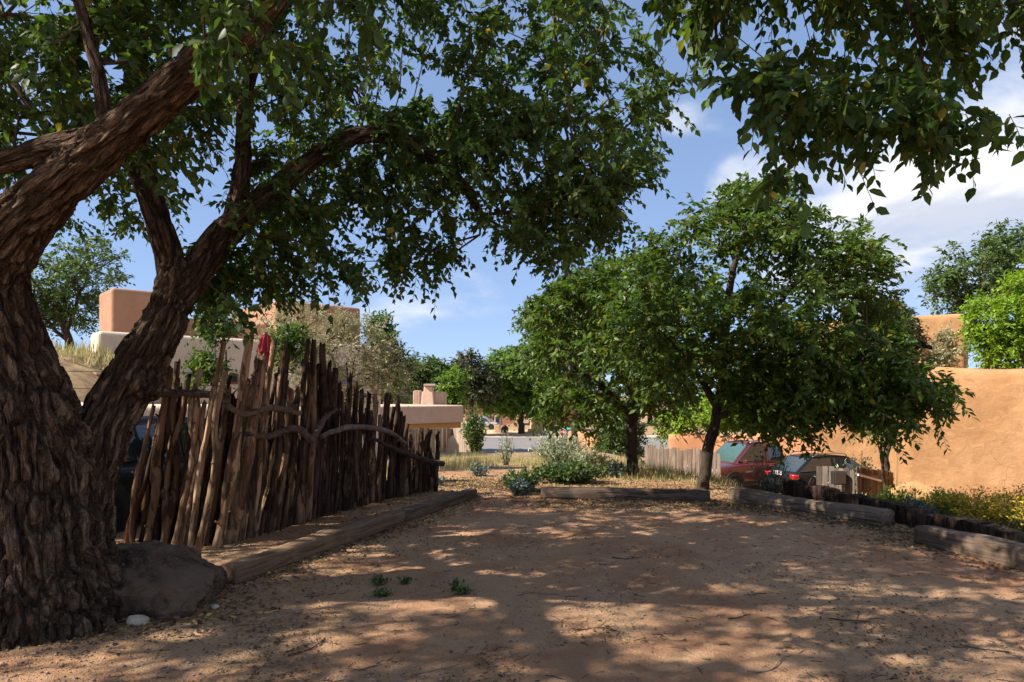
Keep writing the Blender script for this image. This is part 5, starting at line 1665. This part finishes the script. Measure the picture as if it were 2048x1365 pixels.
# ------------------------------------------------------------------ vehicles
def loft(rings, name, material, parent, sub=1, closed=True):
    v = np.array(rings, float)
    n, k = v.shape[:2]
    i = np.arange(n - 1)[:, None] * k
    j = np.arange(k)[None]
    f = np.stack((i + j, i + (j + 1) % k, i + k + (j + 1) % k, i + k + j), -1).reshape(-1, 4)
    caps = [np.arange(k)[None][:, ::-1], (np.arange(k) + (n - 1) * k)[None]]
    o = mesh_np(name, v.reshape(-1, 3), [f] + caps, material, parent, True)
    if sub:
        md = o.modifiers.new('s', 'SUBSURF')
        md.levels = md.render_levels = sub
    return o
def wheel(parent, x, y, r, w, side):
    t = empty('wheel', (x, y, r))
    bm = bmesh.new()
    prof = [(r * 0.62, -w / 2), (r * 0.9, -w / 2), (r, -w * 0.32), (r, w * 0.32), (r * 0.9, w / 2), (r * 0.62, w / 2)]
    k = 28
    rings = [[(math.cos(a) * pr, pw, math.sin(a) * pr) for pr, pw in prof] for a in np.arange(k) / k * 2 * np.pi]
    v = np.array(rings).reshape(-1, 3)
    m = len(prof)
    i = np.arange(k)[:, None]
    j = np.arange(m)[None]
    f = np.stack((i * m + j, i * m + (j + 1) % m, ((i + 1) % k) * m + (j + 1) % m, ((i + 1) % k) * m + j), -1).reshape(-1, 4)
    bpy.data.objects.remove(t)
    o = mesh_np('wheel', v, f, M['rubber'], parent, True)
    o.location = (x, y, r)
    bm = bmesh.new()
    bmesh.ops.create_cone(bm, segments=28, radius1=r * 0.63, radius2=r * 0.63, depth=0.05, cap_ends=True, matrix=Matrix.Translation((0, side * (w / 2 - 0.06), 0)) @ Matrix.Rotation(R(90), 4, 'X'))
    mesh_bm('rim_back', bm, M['plastic_black'], o)
    bm = bmesh.new()
    for s in range(5):
        bm_box(bm, (0, side * (w / 2 - 0.03), 0), (r * 0.17, 0.03, r * 0.56), Matrix.Rotation(s * 2 * math.pi / 5, 4, 'Y') @ Matrix.Translation((0, 0, r * 0.33)), 0.008, 1)
    bmesh.ops.create_cone(bm, segments=16, radius1=r * 0.15, radius2=r * 0.13, depth=0.045, cap_ends=True, matrix=Matrix.Translation((0, side * (w / 2 - 0.025), 0)) @ Matrix.Rotation(R(90), 4, 'X'))
    mesh_bm('rim', bm, M['rim'], o)
    return o
def quad_panel(name, c, material, parent, shrink=(0.06, 0.06), off=0.008, thick=0.012, ref=(0, 0, 0.9)):
    """pane set just proud of a face given by four corners"""
    c = [Vector(p) for p in c]
    mid = sum(c, Vector()) / 4
    u = ((c[1] - c[0]) + (c[2] - c[3])).normalized()
    w = ((c[3] - c[0]) + (c[2] - c[1])).normalized()
    n = u.cross(w).normalized()
    if n.dot(mid - Vector(ref)) < 0:
        n = -n
    lu, lw = (c[1] - c[0]).length, (c[3] - c[0]).length
    q = []
    for k, p in enumerate(c):
        nb1, nb2 = c[(k + 1) % 4], c[k - 1]
        e1, e2 = (nb1 - p), (nb2 - p)
        a = (shrink[0] if k % 2 == 0 else shrink[1]); b = (shrink[1] if k % 2 == 0 else shrink[0])
        q.append(p + e1.normalized() * a + e2.normalized() * b)
    bm = bmesh.new()
    lo_ = [bm.verts.new(p + n * (off - thick)) for p in q]
    hi_ = [bm.verts.new(p + n * off) for p in q]
    bm.faces.new(hi_)
    for k in range(4):
        bm.faces.new((lo_[k], lo_[(k + 1) % 4], hi_[(k + 1) % 4], hi_[k]))
    return mesh_bm(name, bm, material, parent)
def car(name, label, cat, loc, heading, paint, kind='suv', ln=4.7, w=1.9, h=1.65, screen='car_glass', group=None):
    root = empty(name, loc, heading)
    tag(root, label, cat, group)
    hw = w / 2
    r = 0.36 if kind != 'sedan' else 0.33
    zb = 0.24
    belt = h * 0.60
    hood = h * 0.565
    f, b = ln / 2, -ln / 2
    if kind == 'pickup':
        deck = belt + 0.05
        st = [(f, .80, .42, hood - .30), (f - .06, .88, .30, hood - .12), (f - .35, .97, zb, hood - .03), (f - 1.1, 1, zb, hood + .03), (f - 1.5, 1, zb, belt), (0, 1, zb, belt), (b + 1.7, 1, zb, belt), (b + 1.6, 1, zb, deck), (b + .15, 1, zb, deck), (b + .03, .98, .34, deck), (b, .94, .46, deck - .08)]
        gh = ((f - 1.05, f - 1.85, b + 1.95, b + 1.65))
    else:
        st = [(f, .78, .42, hood - .28), (f - .06, .87, .30, hood - .13), (f - .35, .96, zb, hood - .04), (f - 1.0, 1, zb, hood + .02), (f - 1.35, 1, zb, belt), (0, 1, zb, belt), (b + 1.0, 1, zb, belt + .03), (b + .35, .97, zb, belt + .02), (b + .06, .90, .30, belt - .06), (b, .84, .44, belt - .2)]
        gh = (f - 1.0, f - 1.85, b + (0.95 if kind == 'suv' else 1.35), b + (0.18 if kind == 'suv' else 0.5))
    rings = []
    for x, ww, z0, z1 in st:
        H = z1 - z0
        half = [(.72, z0), (.93, z0 + .06), (.985, z0 + .3 * H), (1.0, z0 + .58 * H), (.965, z0 + .86 * H), (.90, z1 - .02), (.62, z1 + .015)]
        ring = [(x, hw * ww * a, z) for a, z in half] + [(x, -hw * ww * a, z) for a, z in half[::-1]]
        rings.append(ring)
    loft(rings, 'body', paint, root, 2)
    # cabin
    x0, x1, x2, x3 = gh
    wb, wt = hw * 0.90, hw * 0.70
    zt = h
    z0 = belt - 0.03
    def cab_ring(x, z, ww):
        return x, z, ww
    base = [(x0, wb * .93), (x0 - (x0 - x1) * .5, wb), (x3 + (x2 - x3) * .5, wb), (x3, wb * .93)]
    bl = [(x0, wb * .9, z0), (x3, wb * .9, z0), (x3, -wb * .9, z0), (x0, -wb * .9, z0)]
    tl = [(x1, wt, zt - .05), (x2, wt, zt - .06), (x2, -wt, zt - .06), (x1, -wt, zt - .05)]
    bm = bmesh.new()
    bv = [bm.verts.new(p) for p in bl]
    tv = [bm.verts.new(p) for p in tl]
    xm = (x1 + x2) / 2
    cv = [bm.verts.new((xm, wt * 1.02, zt)), bm.verts.new((xm, -wt * 1.02, zt))]
    xb = (x0 + x3) / 2
    mbv = [bm.verts.new((xm, wb * 1.0, z0)), bm.verts.new((xm, -wb * 1.0, z0))]
    bm.faces.new((tv[0], cv[0], cv[1], tv[3]))
    bm.faces.new((cv[0], tv[1], tv[2], cv[1]))
    bm.faces.new((bv[0], mbv[0], cv[0], tv[0]))
    bm.faces.new((mbv[0], bv[1], tv[1], cv[0]))
    bm.faces.new((bv[2], mbv[1], cv[1], tv[2]))
    bm.faces.new((mbv[1], bv[3], tv[3], cv[1]))
    bm.faces.new((bv[3], bv[0], tv[0], tv[3]))
    bm.faces.new((bv[1], bv[2], tv[2], tv[1]))
    bmesh.ops.recalc_face_normals(bm, faces=bm.faces[:])
    bmesh.ops.bevel(bm, geom=[e for e in bm.edges if not e.is_boundary], offset=0.05, segments=3, affect='EDGES')
    mesh_bm('cabin', bm, paint, root, True)
    quad_panel('windscreen', (bl[3], bl[0], tl[0], tl[3]), M[screen], root, (0.1, 0.06), 0.010)
    quad_panel('rear_window', (bl[1], bl[2], tl[2], tl[1]), M['car_glass'], root, (0.12, 0.07), 0.010)
    for s in (0, 1):
        sgn = 1 if s == 0 else -1
        B0, B1 = (bl[0], bl[1]) if s == 0 else (bl[3], bl[2])
        T0, T1 = (tl[0], tl[1]) if s == 0 else (tl[3], tl[2])
        mB, mT = (xm, sgn * wb, z0), (xm, sgn * wt * 1.02, zt)
        quad_panel('side_window', (B0, mB, mT, T0), M['car_glass'], root, (0.10, 0.09), 0.012)
        quad_panel('side_window', (mB, B1, T1, mT), M['car_glass'], root, (0.07, 0.09), 0.012)
        bm = bmesh.new()
        bm_box(bm, (x0 - 0.32, sgn * (hw + .06), belt + .07), (0.12, 0.2, 0.13), None, 0.03)
        mesh_bm('mirror', bm, paint, root, True)
        for dx in (xm + 0.05, xm - 0.9):
            bm = bmesh.new()
            bm_box(bm, (dx - .1, sgn * (hw + .004), belt - .14), (0.18, 0.03, 0.03), None, 0.008, 1)
            mesh_bm('door_handle', bm, M['chrome'] if kind == 'pickup' else paint, root)
        bm = bmesh.new()
        bm_box(bm, (0, sgn * (hw * .985), zb + .1), (ln - 2.3, 0.05, 0.1), None, 0.02, 1)
        mesh_bm('sill', bm, M['plastic_black'], root)
        bm = bmesh.new()
        bm_box(bm, (f - .20, sgn * hw * .70, hood - .20), (0.26, hw * .42, 0.15), Matrix.Rotation(sgn * R(-22), 4, 'Z'), 0.04, 2)
        mesh_bm('headlight', bm, M['lamp_white'], root, True)
        bm = bmesh.new()
        bm_box(bm, (b + .12, sgn * hw * .76, belt - .14), (0.24, hw * .38, 0.17), Matrix.Rotation(sgn * R(20), 4, 'Z'), 0.04, 2)
        mesh_bm('tail_light', bm, M['lamp_red'], root, True)
        if kind != 'sedan':
            mb = MB()
            q = spline([(x1 - .05, sgn * wt * .92, zt - .03), (x1 - .2, sgn * wt * .93, zt + .05), (xm, sgn * wt * .95, zt + .08), (x2 + .2, sgn * wt * .93, zt + .04), (x2 + .05, sgn * wt * .92, zt - .04)], 14)
            mb.tube(q, 0.02, 6)
            mb.build('roof_rail', M['chrome'], root)
        for x in (f - .93, b + .98):
            bm = bmesh.new()
            bmesh.ops.create_cone(bm, segments=30, radius1=r + .07, radius2=r + .07, depth=0.06, cap_ends=True, matrix=Matrix.Translation((x, sgn * (hw - .022), r + .02)) @ Matrix.Rotation(R(90), 4, 'X'))
            mesh_bm('wheel_arch', bm, M['plastic_black'], root)
            wheel(root, x, sgn * (hw - .10), r, 0.24, sgn)
    box('grille', (f - .03, 0, hood - .24), (0.08, hw * .98, 0.17), M['plastic_black'], root, None, 0.02)
    for k in range(3):
        box('grille_bar', (f + .012, 0, hood - .30 + k * .06), (0.02, hw * .94, 0.016), M['chrome'], root, None, 0.004)
    box('front_bumper', (f - .05, 0, .38), (0.22, hw * 1.62, 0.16), M['plastic_black'], root, None, 0.05)
    box('bumper_trim', (f + .055, 0, .36), (0.02, hw * 1.2, 0.035), M['chrome'], root, None, 0.006)
    box('rear_bumper', (b + .05, 0, .45), (0.2, hw * 1.66, 0.2), M['plastic_black'], root, None, 0.05)
    box('number_plate', (b - .012, 0, .8), (0.02, 0.42, 0.14), M['white_paint'], root, None, 0.004)
    return root
def park(px, d, dirv):
    p = P(px, 0, d)
    return (p[0], p[1], g1(p[0], p[1])), math.atan2(dirv[1], dirv[0])
l, a = park(1506, 26.3, (-0.93, -0.36))
car('pickup_truck', 'dark red crew cab pickup truck parked facing left behind the slanting ash', 'truck', l, a, M['red_paint'], 'pickup', 5.2, 2.0, 1.82, 'screen_glass', 'vehicles parked below the yard')
l, a = park(1656, 25.2, (0.95, 0.3))
car('parked_car', 'black car seen from behind with red tail light beside the red truck', 'car', l, a, M['black_paint'], 'suv', 4.4, 1.8, 1.42, 'car_glass', 'vehicles parked below the yard')
car('parked_car', 'black car hidden behind the left end of the stake fence', 'car', (-4.75, 9.05, g1(-4.75, 9.05) - 0.12), math.atan2(0.9, 0.45), M['black_paint'], 'sedan', 4.6, 1.8, 1.38)
p = P(962, 0, 104)
car('pickup_truck', 'silver pickup truck parked before the distant brick house', 'truck', (p[0], p[1], g1(p[0], p[1]) + 0.12), R(-8), M['silver_paint'], 'pickup', 5.3, 1.95, 1.8)

# ------------------------------------------------------------------ shrubs and weeds
def shrub(name, label, loc, rx, ry, h, leaf, n_stem=40, n_lf=18, size=0.05, tmpl=T_THIN, seed=1, flower=None, n_fl=0, cat='shrub', group=None, spread=0.9, fsize=0.03, hang=0.1, stem='twig'):
    rng = np.random.default_rng(seed)
    x, y = loc
    z = g1(x, y)
    root = empty(name, (x, y, z))
    tag(root, label, cat, group)
    a = rng.random(n_stem) * 2 * np.pi
    rr_ = np.sqrt(rng.random(n_stem)) * spread
    tip = np.stack((np.cos(a) * rr_ * rx, np.sin(a) * rr_ * ry, h * (1 - 0.55 * rr_ ** 2) * (0.7 + 0.45 * rng.random(n_stem))), -1)
    b0 = tip * (0.22, 0.22, 0)
    gzr = gz(x + tip[:, 0], y + tip[:, 1]) - z
    tip[:, 2] += gzr
    b0[:, 2] = gz(x + b0[:, 0], y + b0[:, 1]) - z - 0.03
    mid = (b0 + tip) / 2 + (0, 0, 0.12 * h)
    t = np.linspace(0.12, 1, n_lf)[None, :, None]
    q = (1 - t) ** 2 * b0[:, None] + 2 * t * (1 - t) * mid[:, None] + t ** 2 * tip[:, None]
    q = q + rng.normal(0, 0.035 * (rx + h), q.shape)
    dirv = norm(tip - b0)[:, None] * 0.7 + rng.normal(0, 0.6, q.shape) + np.array((0, 0, -hang))
    nr = rng.normal(0, 0.6, q.shape) + np.array((0, 0, 0.8))
    sz = size * (0.6 + 0.8 * rng.random(q.shape[:2]))
    ta = np.stack((b0, mid), 1).reshape(-1, 3), np.stack((mid * .5 + (b0 + tip) * .25, tip), 1).reshape(-1, 3)
    m2 = (b0 + tip) / 4 + mid / 2
    A_ = np.vstack((b0, m2)); B_ = np.vstack((m2, tip))
    n = len(A_)
    o = branch_mesh('stems', np.vstack((A_[:1], A_[:1] + 1e-3)), np.array((-1, 0)), np.ones(2), 1, 0.001, 0.4, None, M[stem], root, (A_, B_, np.full(n, 0.006 * (h + .3)), np.full(n, 0.003 * (h + .3)), np.full(n, 3)))
    o['kind'] = 'stuff'
    c = leaf_mesh('foliage', q.reshape(-1, 3), dirv.reshape(-1, 3), nr.reshape(-1, 3), sz.ravel(), tmpl, M[leaf], root)
    c['kind'] = 'stuff'
    if flower:
        i = rng.integers(0, n_stem, n_fl)
        p_ = tip[i] + rng.normal(0, 0.06 * (rx + h), (n_fl, 3)) * (1, 1, .5)
        fl = leaf_mesh('blossom', p_, rng.normal(0, 1, (n_fl, 3)) * (1, 1, .4), rng.normal(0, .5, (n_fl, 3)) + (0, 0, 1.0), np.full(n_fl, fsize) * (0.6 + .8 * rng.random(n_fl)), T_FAR, M[flower], root)
        fl['kind'] = 'stuff'
    return root
def at(px, d):
    return (px - 1024) / FPX * d, d
shrub('sagebrush', 'large silver grey rounded shrub before the orange road wall', at(1120, 17.2), 0.85, 0.7, 0.82, 'sage_leaf', 190, 26, 0.075, seed=2)
shrub('sagebrush', 'smaller silver grey shrub right of the large silver one', at(1178, 14.4), 0.5, 0.45, 0.5, 'sage_leaf', 90, 20, 0.065, seed=3)
shrub('green_bush', 'leafy dark green bush behind the cross timber, right one', at(1140, 12.3), 0.75, 0.45, 0.40, 'herb_leaf', 130, 22, 0.075, T_FAR, seed=4)
shrub('green_bush', 'leafy dark green bush at the left end of the cross timber', at(1045, 11.3), 0.45, 0.34, 0.33, 'herb_leaf', 80, 18, 0.07, T_FAR, seed=5)
shrub('iris_clump', 'bluish leafy clump in front of the left green bush', at(1040, 10.85), 0.2, 0.16, 0.22, 'blue_leaf', 40, 12, 0.07, T_FAR, seed=6)
shrub('sagebrush', 'thin pale weed standing in the dry grass near the road view', at(1012, 17.5), 0.28, 0.25, 0.85, 'sage_leaf', 26, 16, 0.07, seed=7)
shrub('weed', 'low grey green weeds in mulch right of the fence end', at(960, 13.6), 0.3, 0.25, 0.24, 'blue_leaf', 34, 12, 0.06, T_FAR, seed=8)
shrub('weed', 'tiny bluish weed at the foot of the last stake', at(878, 11.6), 0.1, 0.1, 0.18, 'blue_leaf', 18, 9, 0.05, T_FAR, seed=9)
shrub('flowering_weed', 'pinkish dry weed beside the smaller silver shrub', at(1195, 13.4), 0.32, 0.3, 0.42, 'dry_grass', 50, 14, 0.06, seed=10)
shrub('green_bush', 'grey green weeds left of the round ash trunk', at(1232, 13.3), 0.3, 0.25, 0.32, 'blue_leaf', 46, 14, 0.06, T_FAR, seed=11)
shrub('desert_shrub', 'wispy grey shrub in front of the red truck', at(1548, 11.6), 0.52, 0.4, 0.74, 'blue_leaf', 50, 18, 0.06, T_THIN, seed=12, spread=1.0)
shrub('desert_shrub', 'pale green shrub hanging beside the black car', at(1690, 20.0), 0.9, 0.6, 1.5, 'sage_leaf', 70, 16, 0.1, seed=13)
for k, (px, d, rx, h, nf) in enumerate([(1905, 11.2, 0.45, 0.40, 400), (1975, 10.6, 0.5, 0.42, 600), (2050, 10.2, 0.55, 0.5, 600), (1945, 12.6, 0.55, 0.5, 500), (2035, 12.0, 0.6, 0.52, 600), (2110, 9.6, 0.6, 0.52, 400)]):
    shrub('rabbitbrush', ['yellow flowered shrub bank at the orange wall, leftmost clump', 'yellow flowered shrub just above the palisade, second clump', 'yellow flowered shrub at right edge above the palisade', 'yellow flowered shrub close under the orange wall', 'tallest yellow flowered shrub under the orange wall', 'yellow flowered shrub running out of the right edge'][k],
          at(px, d), rx, rx * .8, h, 'lime_leaf', 60, 15, 0.06, T_THIN, seed=20 + k, flower='yellow_flower', n_fl=nf, group='yellow flowering shrubs below the orange wall', fsize=0.055)
shrub('garden_shrub', 'bright green mound below the left corner of the orange wall', at(1790, 14.8), 0.75, 0.6, 0.62, 'lime_leaf', 110, 20, 0.075, T_FAR, seed=30, flower='yellow_flower', n_fl=120)
shrub('garden_shrub', 'second bright green mound right of the wall corner', at(1885, 13.6), 0.55, 0.45, 0.5, 'lime_leaf', 90, 18, 0.07, T_FAR, seed=31, flower='yellow_flower', n_fl=140)
shrub('iris_clump', 'blue green leafy patch between the green mounds', at(1835, 12.4), 0.45, 0.35, 0.28, 'blue_leaf', 60, 12, 0.09, T_FAR, seed=32)
shrub('iris_clump', 'blue green leafy patch in front of the mailbox fence', at(1735, 15.0), 0.5, 0.4, 0.45, 'blue_leaf', 60, 12, 0.09, T_FAR, seed=33)
shrub('garden_shrub', 'green weeds at the foot of the mailbox fence', at(1650, 16.0), 0.5, 0.4, 0.5, 'herb_leaf', 60, 14, 0.07, T_FAR, seed=34)
shrub('vine', 'rusty leaved climber against the orange wall behind the small tree', at(1718, 21.0), 0.7, 0.3, 1.7, 'juniper_leaf', 60, 18, 0.1, T_FAR, seed=35)
shrub('weed', 'dark shrubs beside the refuse bin and fence corner', at(950, 30.0), 0.6, 0.5, 1.9, 'far_leaf', 80, 22, 0.14, T_FAR, seed=36)
for k, (px, py, s) in enumerate([(760, 1168, .09), (812, 1166, .07), (765, 1192, .08), (912, 1182, .09), (925, 1192, .06)]):
    d = EYE * FPX / (py - HOR)
    shrub('sprout', ['small green sprout on the dirt, nearest the long timber', 'small green sprout in the strip of sunlight', 'flat green sprout nearest the viewer on the left', 'small green sprout right of the others', 'tiny green sprout at far right of the sprouts'][k], at(px, d), s, s * .7, s * .8, 'herb_leaf', 12, 6, 0.045, T_FAR, seed=50 + k, group='green sprouts on the dirt', cat='plant')

# ------------------------------------------------------------------ grass, litter, pebbles, twigs
def scatter_blades(name, label, xy, hgt, width, mat, seed, lean=0.35):
    rng = np.random.default_rng(seed)
    n = len(xy)
    z = gz(xy[:, 0], xy[:, 1])
    base = np.column_stack((xy, z - 0.01))
    a = rng.random(n) * 2 * np.pi
    d = np.stack((np.cos(a), np.sin(a), np.zeros(n)), -1)
    s = np.stack((-d[:, 1], d[:, 0], np.zeros(n)), -1)
    h = hgt * (0.3 + 0.8 * rng.random(n)) * (0.35 + 1.5 * ss(fbm(np.column_stack((xy * 0.9, np.full(n, 3.3))), 3), 0.4, 0.68))
    le = lean * rng.random(n) * h
    m = base + d * (le * 0.35)[:, None] + np.array((0, 0, 1.0)) * (h * .6)[:, None]
    t = base + d * le[:, None] + np.array((0, 0, 1.0)) * h[:, None]
    w = width * (0.7 + .6 * rng.random(n))[:, None] / 2
    v = np.stack((base - s * w, base + s * w, m + s * w * .8, m - s * w * .8, t), 1)
    o = np.arange(n)[:, None] * 5
    quad = o + np.array((0, 1, 2, 3))[None]
    tri = o + np.array((3, 2, 4))[None]
    ob = mesh_np(name, v.reshape(-1, 3), [quad, tri], M[mat], None, False, np.repeat(rng.random(n), 5))
    return stuff(ob, label, 'grass')
def clumped(n, x0, x1, y0, y1, thr, sc, seed, fn=None):
    rng = np.random.default_rng(seed)
    p = np.column_stack((x0 + (x1 - x0) * rng.random(n), y0 + (y1 - y0) * rng.random(n)))
    k = fbm(np.column_stack((p * sc, np.full(n, seed * 1.0))), 3) > thr
    if fn is not None:
        k &= fn(p)
    return p[k]
g1_ = clumped(30000, -3.2, 3.3, 12.6, 22, 0.52, 0.7, 3, lambda p: ~((p[:, 0] < -1.0) & (p[:, 1] < 12.9)))
scatter_blades('dry_grass', 'tall dry yellow grass beyond the end of the yard', g1_, 0.19, 0.006, 'dry_grass', 5)
g2_ = clumped(26000, -17, -6.4, 12.5, 26, 0.5, 0.8, 4)
scatter_blades('hill_grass', 'short dry straw grass covering the left hillside', g2_, 0.22, 0.02, 'dry_grass', 6, 0.6)
g3_ = clumped(9000, 0.2, 4.4, 10.8, 14.5, 0.48, 1.1, 6)
scatter_blades('yellow_grass', 'sparse straw and grass between the ash trunks', g3_, 0.10, 0.009, 'dry_grass', 7, 0.8)

def flat_leaves(name, label, xy, size, mat, seed, rnd=None, lift=0.006):
    rng = np.random.default_rng(seed)
    n = len(xy)
    z = gz(xy[:, 0], xy[:, 1])
    pos = np.column_stack((xy, z + lift + 0.01 * rng.random(n)))
    ax = rng.normal(0, 1, (n, 3)) * (1, 1, .18)
    nr = rng.normal(0, .35, (n, 3)) + (0, 0, 1.0)
    o = leaf_mesh(name, pos, ax, nr, size * (0.5 + 0.9 * rng.random(n)), T_FAR, M[mat], None, rnd if rnd is not None else rng.random(n))
    return stuff(o, label, 'litter')
ngr = np.random.default_rng(15)
def near_xy(n, power=1.0):
    y = 3.3 + 8.2 * ngr.random(n) ** 1.5
    x = (ngr.random(n) * 2 - 1) * (0.78 * y) + 0.1
    k = (x > -4.3) & (x < 5.2)
    return np.column_stack((x, y))[k]
p1 = near_xy(30000)
k = fbm(np.column_stack((p1 * 1.3, np.zeros(len(p1)))), 3) + 0.05 * ngr.normal(size=len(p1)) > 0.59
flat_leaves('leaf_litter', 'small dry leaves and chips strewn over the dirt yard', p1[k], 0.028, 'litter', 1, ngr.random(k.sum()) * 0.93)
# thicker drifts along timbers, fence and the far end
dr_ = []
for (x0, y0), (x1, y1), n, w in (((-2.3, 5.5), (-0.5, 10.8), 2400, 0.16), ((-3.6, 6.6), (-1.4, 11.0), 3000, 0.3), ((0.3, 10.1), (3.2, 9.95), 2600, 0.3), ((0.2, 11.2), (4.2, 11.6), 6000, 0.7), ((3.2, 10.2), (4.5, 8.0), 2600, 0.28),
                             ((4.2, 7.6), (5.0, 6.0), 1600, 0.25), ((-3.2, 4.7), (-2.0, 5.1), 1500, 0.3), ((-2.0, 12.2), (1.0, 12.8), 5200, 0.8), ((-1.6, 11.6), (0.2, 12.2), 3000, 0.5), ((4.2, 8.4), (4.9, 7.0), 900, 0.15)):
    t = ngr.random(n)[:, None]
    q = np.array((x0, y0)) + (np.array((x1, y1)) - np.array((x0, y0))) * t + ngr.normal(0, w, (n, 2))
    dr_.append(q)
dr_ = np.vstack(dr_)
flat_leaves('leaf_drift', 'drifts of yellow and brown fallen leaves along the timbers and fence', dr_, 0.042, 'litter', 2)
# pebbles
p2 = near_xy(26000)
k = fbm(np.column_stack((p2 * 1.1 + 7, np.zeros(len(p2)))), 3) + 0.12 * ngr.normal(size=len(p2)) > 0.52
p2 = p2[k]
n = len(p2)
s = 0.0045 + 0.012 * ngr.random(n) ** 5 + 0.003 * ngr.random(n)
octv = np.array(((1, 0, 0), (0, 1, 0), (-1, 0, 0), (0, -1, 0), (0, 0, .7), (0, 0, -.5)))
octf = np.array(((0, 1, 4), (1, 2, 4), (2, 3, 4), (3, 0, 4), (1, 0, 5), (2, 1, 5), (3, 2, 5), (0, 3, 5)))
a = ngr.random(n) * 6.28
rot = np.stack((np.stack((np.cos(a), -np.sin(a), a * 0), -1), np.stack((np.sin(a), np.cos(a), a * 0), -1), np.stack((a * 0, a * 0, a * 0 + 1), -1)), 1)
loc_v = octv[None] * (0.7 + 0.6 * ngr.random((n, 6, 1))) * np.array((1, .75, .8))
v = np.einsum('nij,nkj->nki', rot, loc_v) * s[:, None, None]
v = v + np.column_stack((p2, gz(p2[:, 0], p2[:, 1]) + s * 0.25))[:, None]
f = (np.arange(n)[:, None, None] * 6 + octf[None]).reshape(-1, 3)
pb_ = mesh_np('gravel', v.reshape(-1, 3), f, M['pebble'], None, True, np.repeat(ngr.random(n) * 0.93, 6))
stuff(pb_, 'fine gravel and pebbles scattered over the dirt yard', 'gravel')
# twigs too small to count
p3 = near_xy(900)
mb = MB()
for x, y in p3:
    a = ngr.random() * 6.28
    ln_ = 0.03 + 0.10 * ngr.random() ** 2
    t = np.linspace(-0.5, 0.5, 3)
    cv = ngr.normal(0, 0.12)
    xx = x + np.cos(a) * t * ln_ - np.sin(a) * cv * ln_ * (0.25 - t * t) * 2
    yy = y + np.sin(a) * t * ln_ + np.cos(a) * cv * ln_ * (0.25 - t * t) * 2
    mb.tube(np.column_stack((xx, yy, gz(xx, yy) + 0.004)), 0.0012 + 0.0015 * ngr.random(), 4, False)
stuff(mb.build('twig_debris', M['twig'], None), 'thin broken twigs scattered over the dirt yard', 'twigs')
# larger single twigs
TW = [(620, 1300, 0.34, 1.2), (1190, 1260, 0.3, 0.15), (1545, 1330, 0.42, 0.5), (1380, 1305, 0.3, 2.4), (1700, 1245, 0.28, 0.1), (870, 1345, 0.32, 0.8), (1335, 1275, 0.25, 2.7), (1960, 1300, 0.3, 2.6), (480, 1255, 0.26, 0.6), (1080, 1190, 0.3, 2.9), (1255, 1120, 0.3, 0.2), (1480, 1235, 0.24, 0.7)]
TWL = ['thin twig lying on the dirt at lower left', 'straight twig on the shaded dirt at lower centre', 'forked dark twig in the sunlit patch at lower right', 'short bent twig beside the sunlit patch', 'twig lying crosswise on the right of the yard', 'twig at the bottom edge left of centre', 'twig above the bent twig at lower centre', 'twig near the lower right corner', 'pale twig between the boulder and the viewer', 'twig just right of the green sprouts', 'twig in the middle of the yard', 'short twig in the right middle of the yard']
for (px, py, ln_, a), lb in zip(TW, TWL):
    d = EYE * FPX / (py - HOR)
    x, y = at(px, d)
    t = np.linspace(-0.5, 0.5, 9)
    ca, sa = math.cos(a), math.sin(a)
    bend = 0.09 * np.sin(t * 5 + px) * ln_
    xx, yy = x + ca * t * ln_ - sa * bend, y + sa * t * ln_ + ca * bend
    mb = MB()
    q = np.column_stack((xx, yy, gz(xx, yy) + 0.008 + 0.006 * np.sin(t * 9)))
    c = q[4].copy()
    mb.tube(q - c, np.linspace(0.0055, 0.0025, 9), 6)
    q2 = np.array([q[5], q[5] + (0.05 * ca - 0.05 * sa, 0.05 * sa + .05 * ca, 0.02), q[5] + (0.09 * ca - 0.08 * sa, 0.09 * sa + .08 * ca, 0.02)])
    mb.tube(q2 - c, [0.003, 0.0025, 0.0015], 5)
    o = mb.build('fallen_twig', M['twig' if px % 3 else 'pale_twig'], None)
    o.location = Vector(c)
    tag(o, lb, 'twig', 'larger twigs on the dirt')
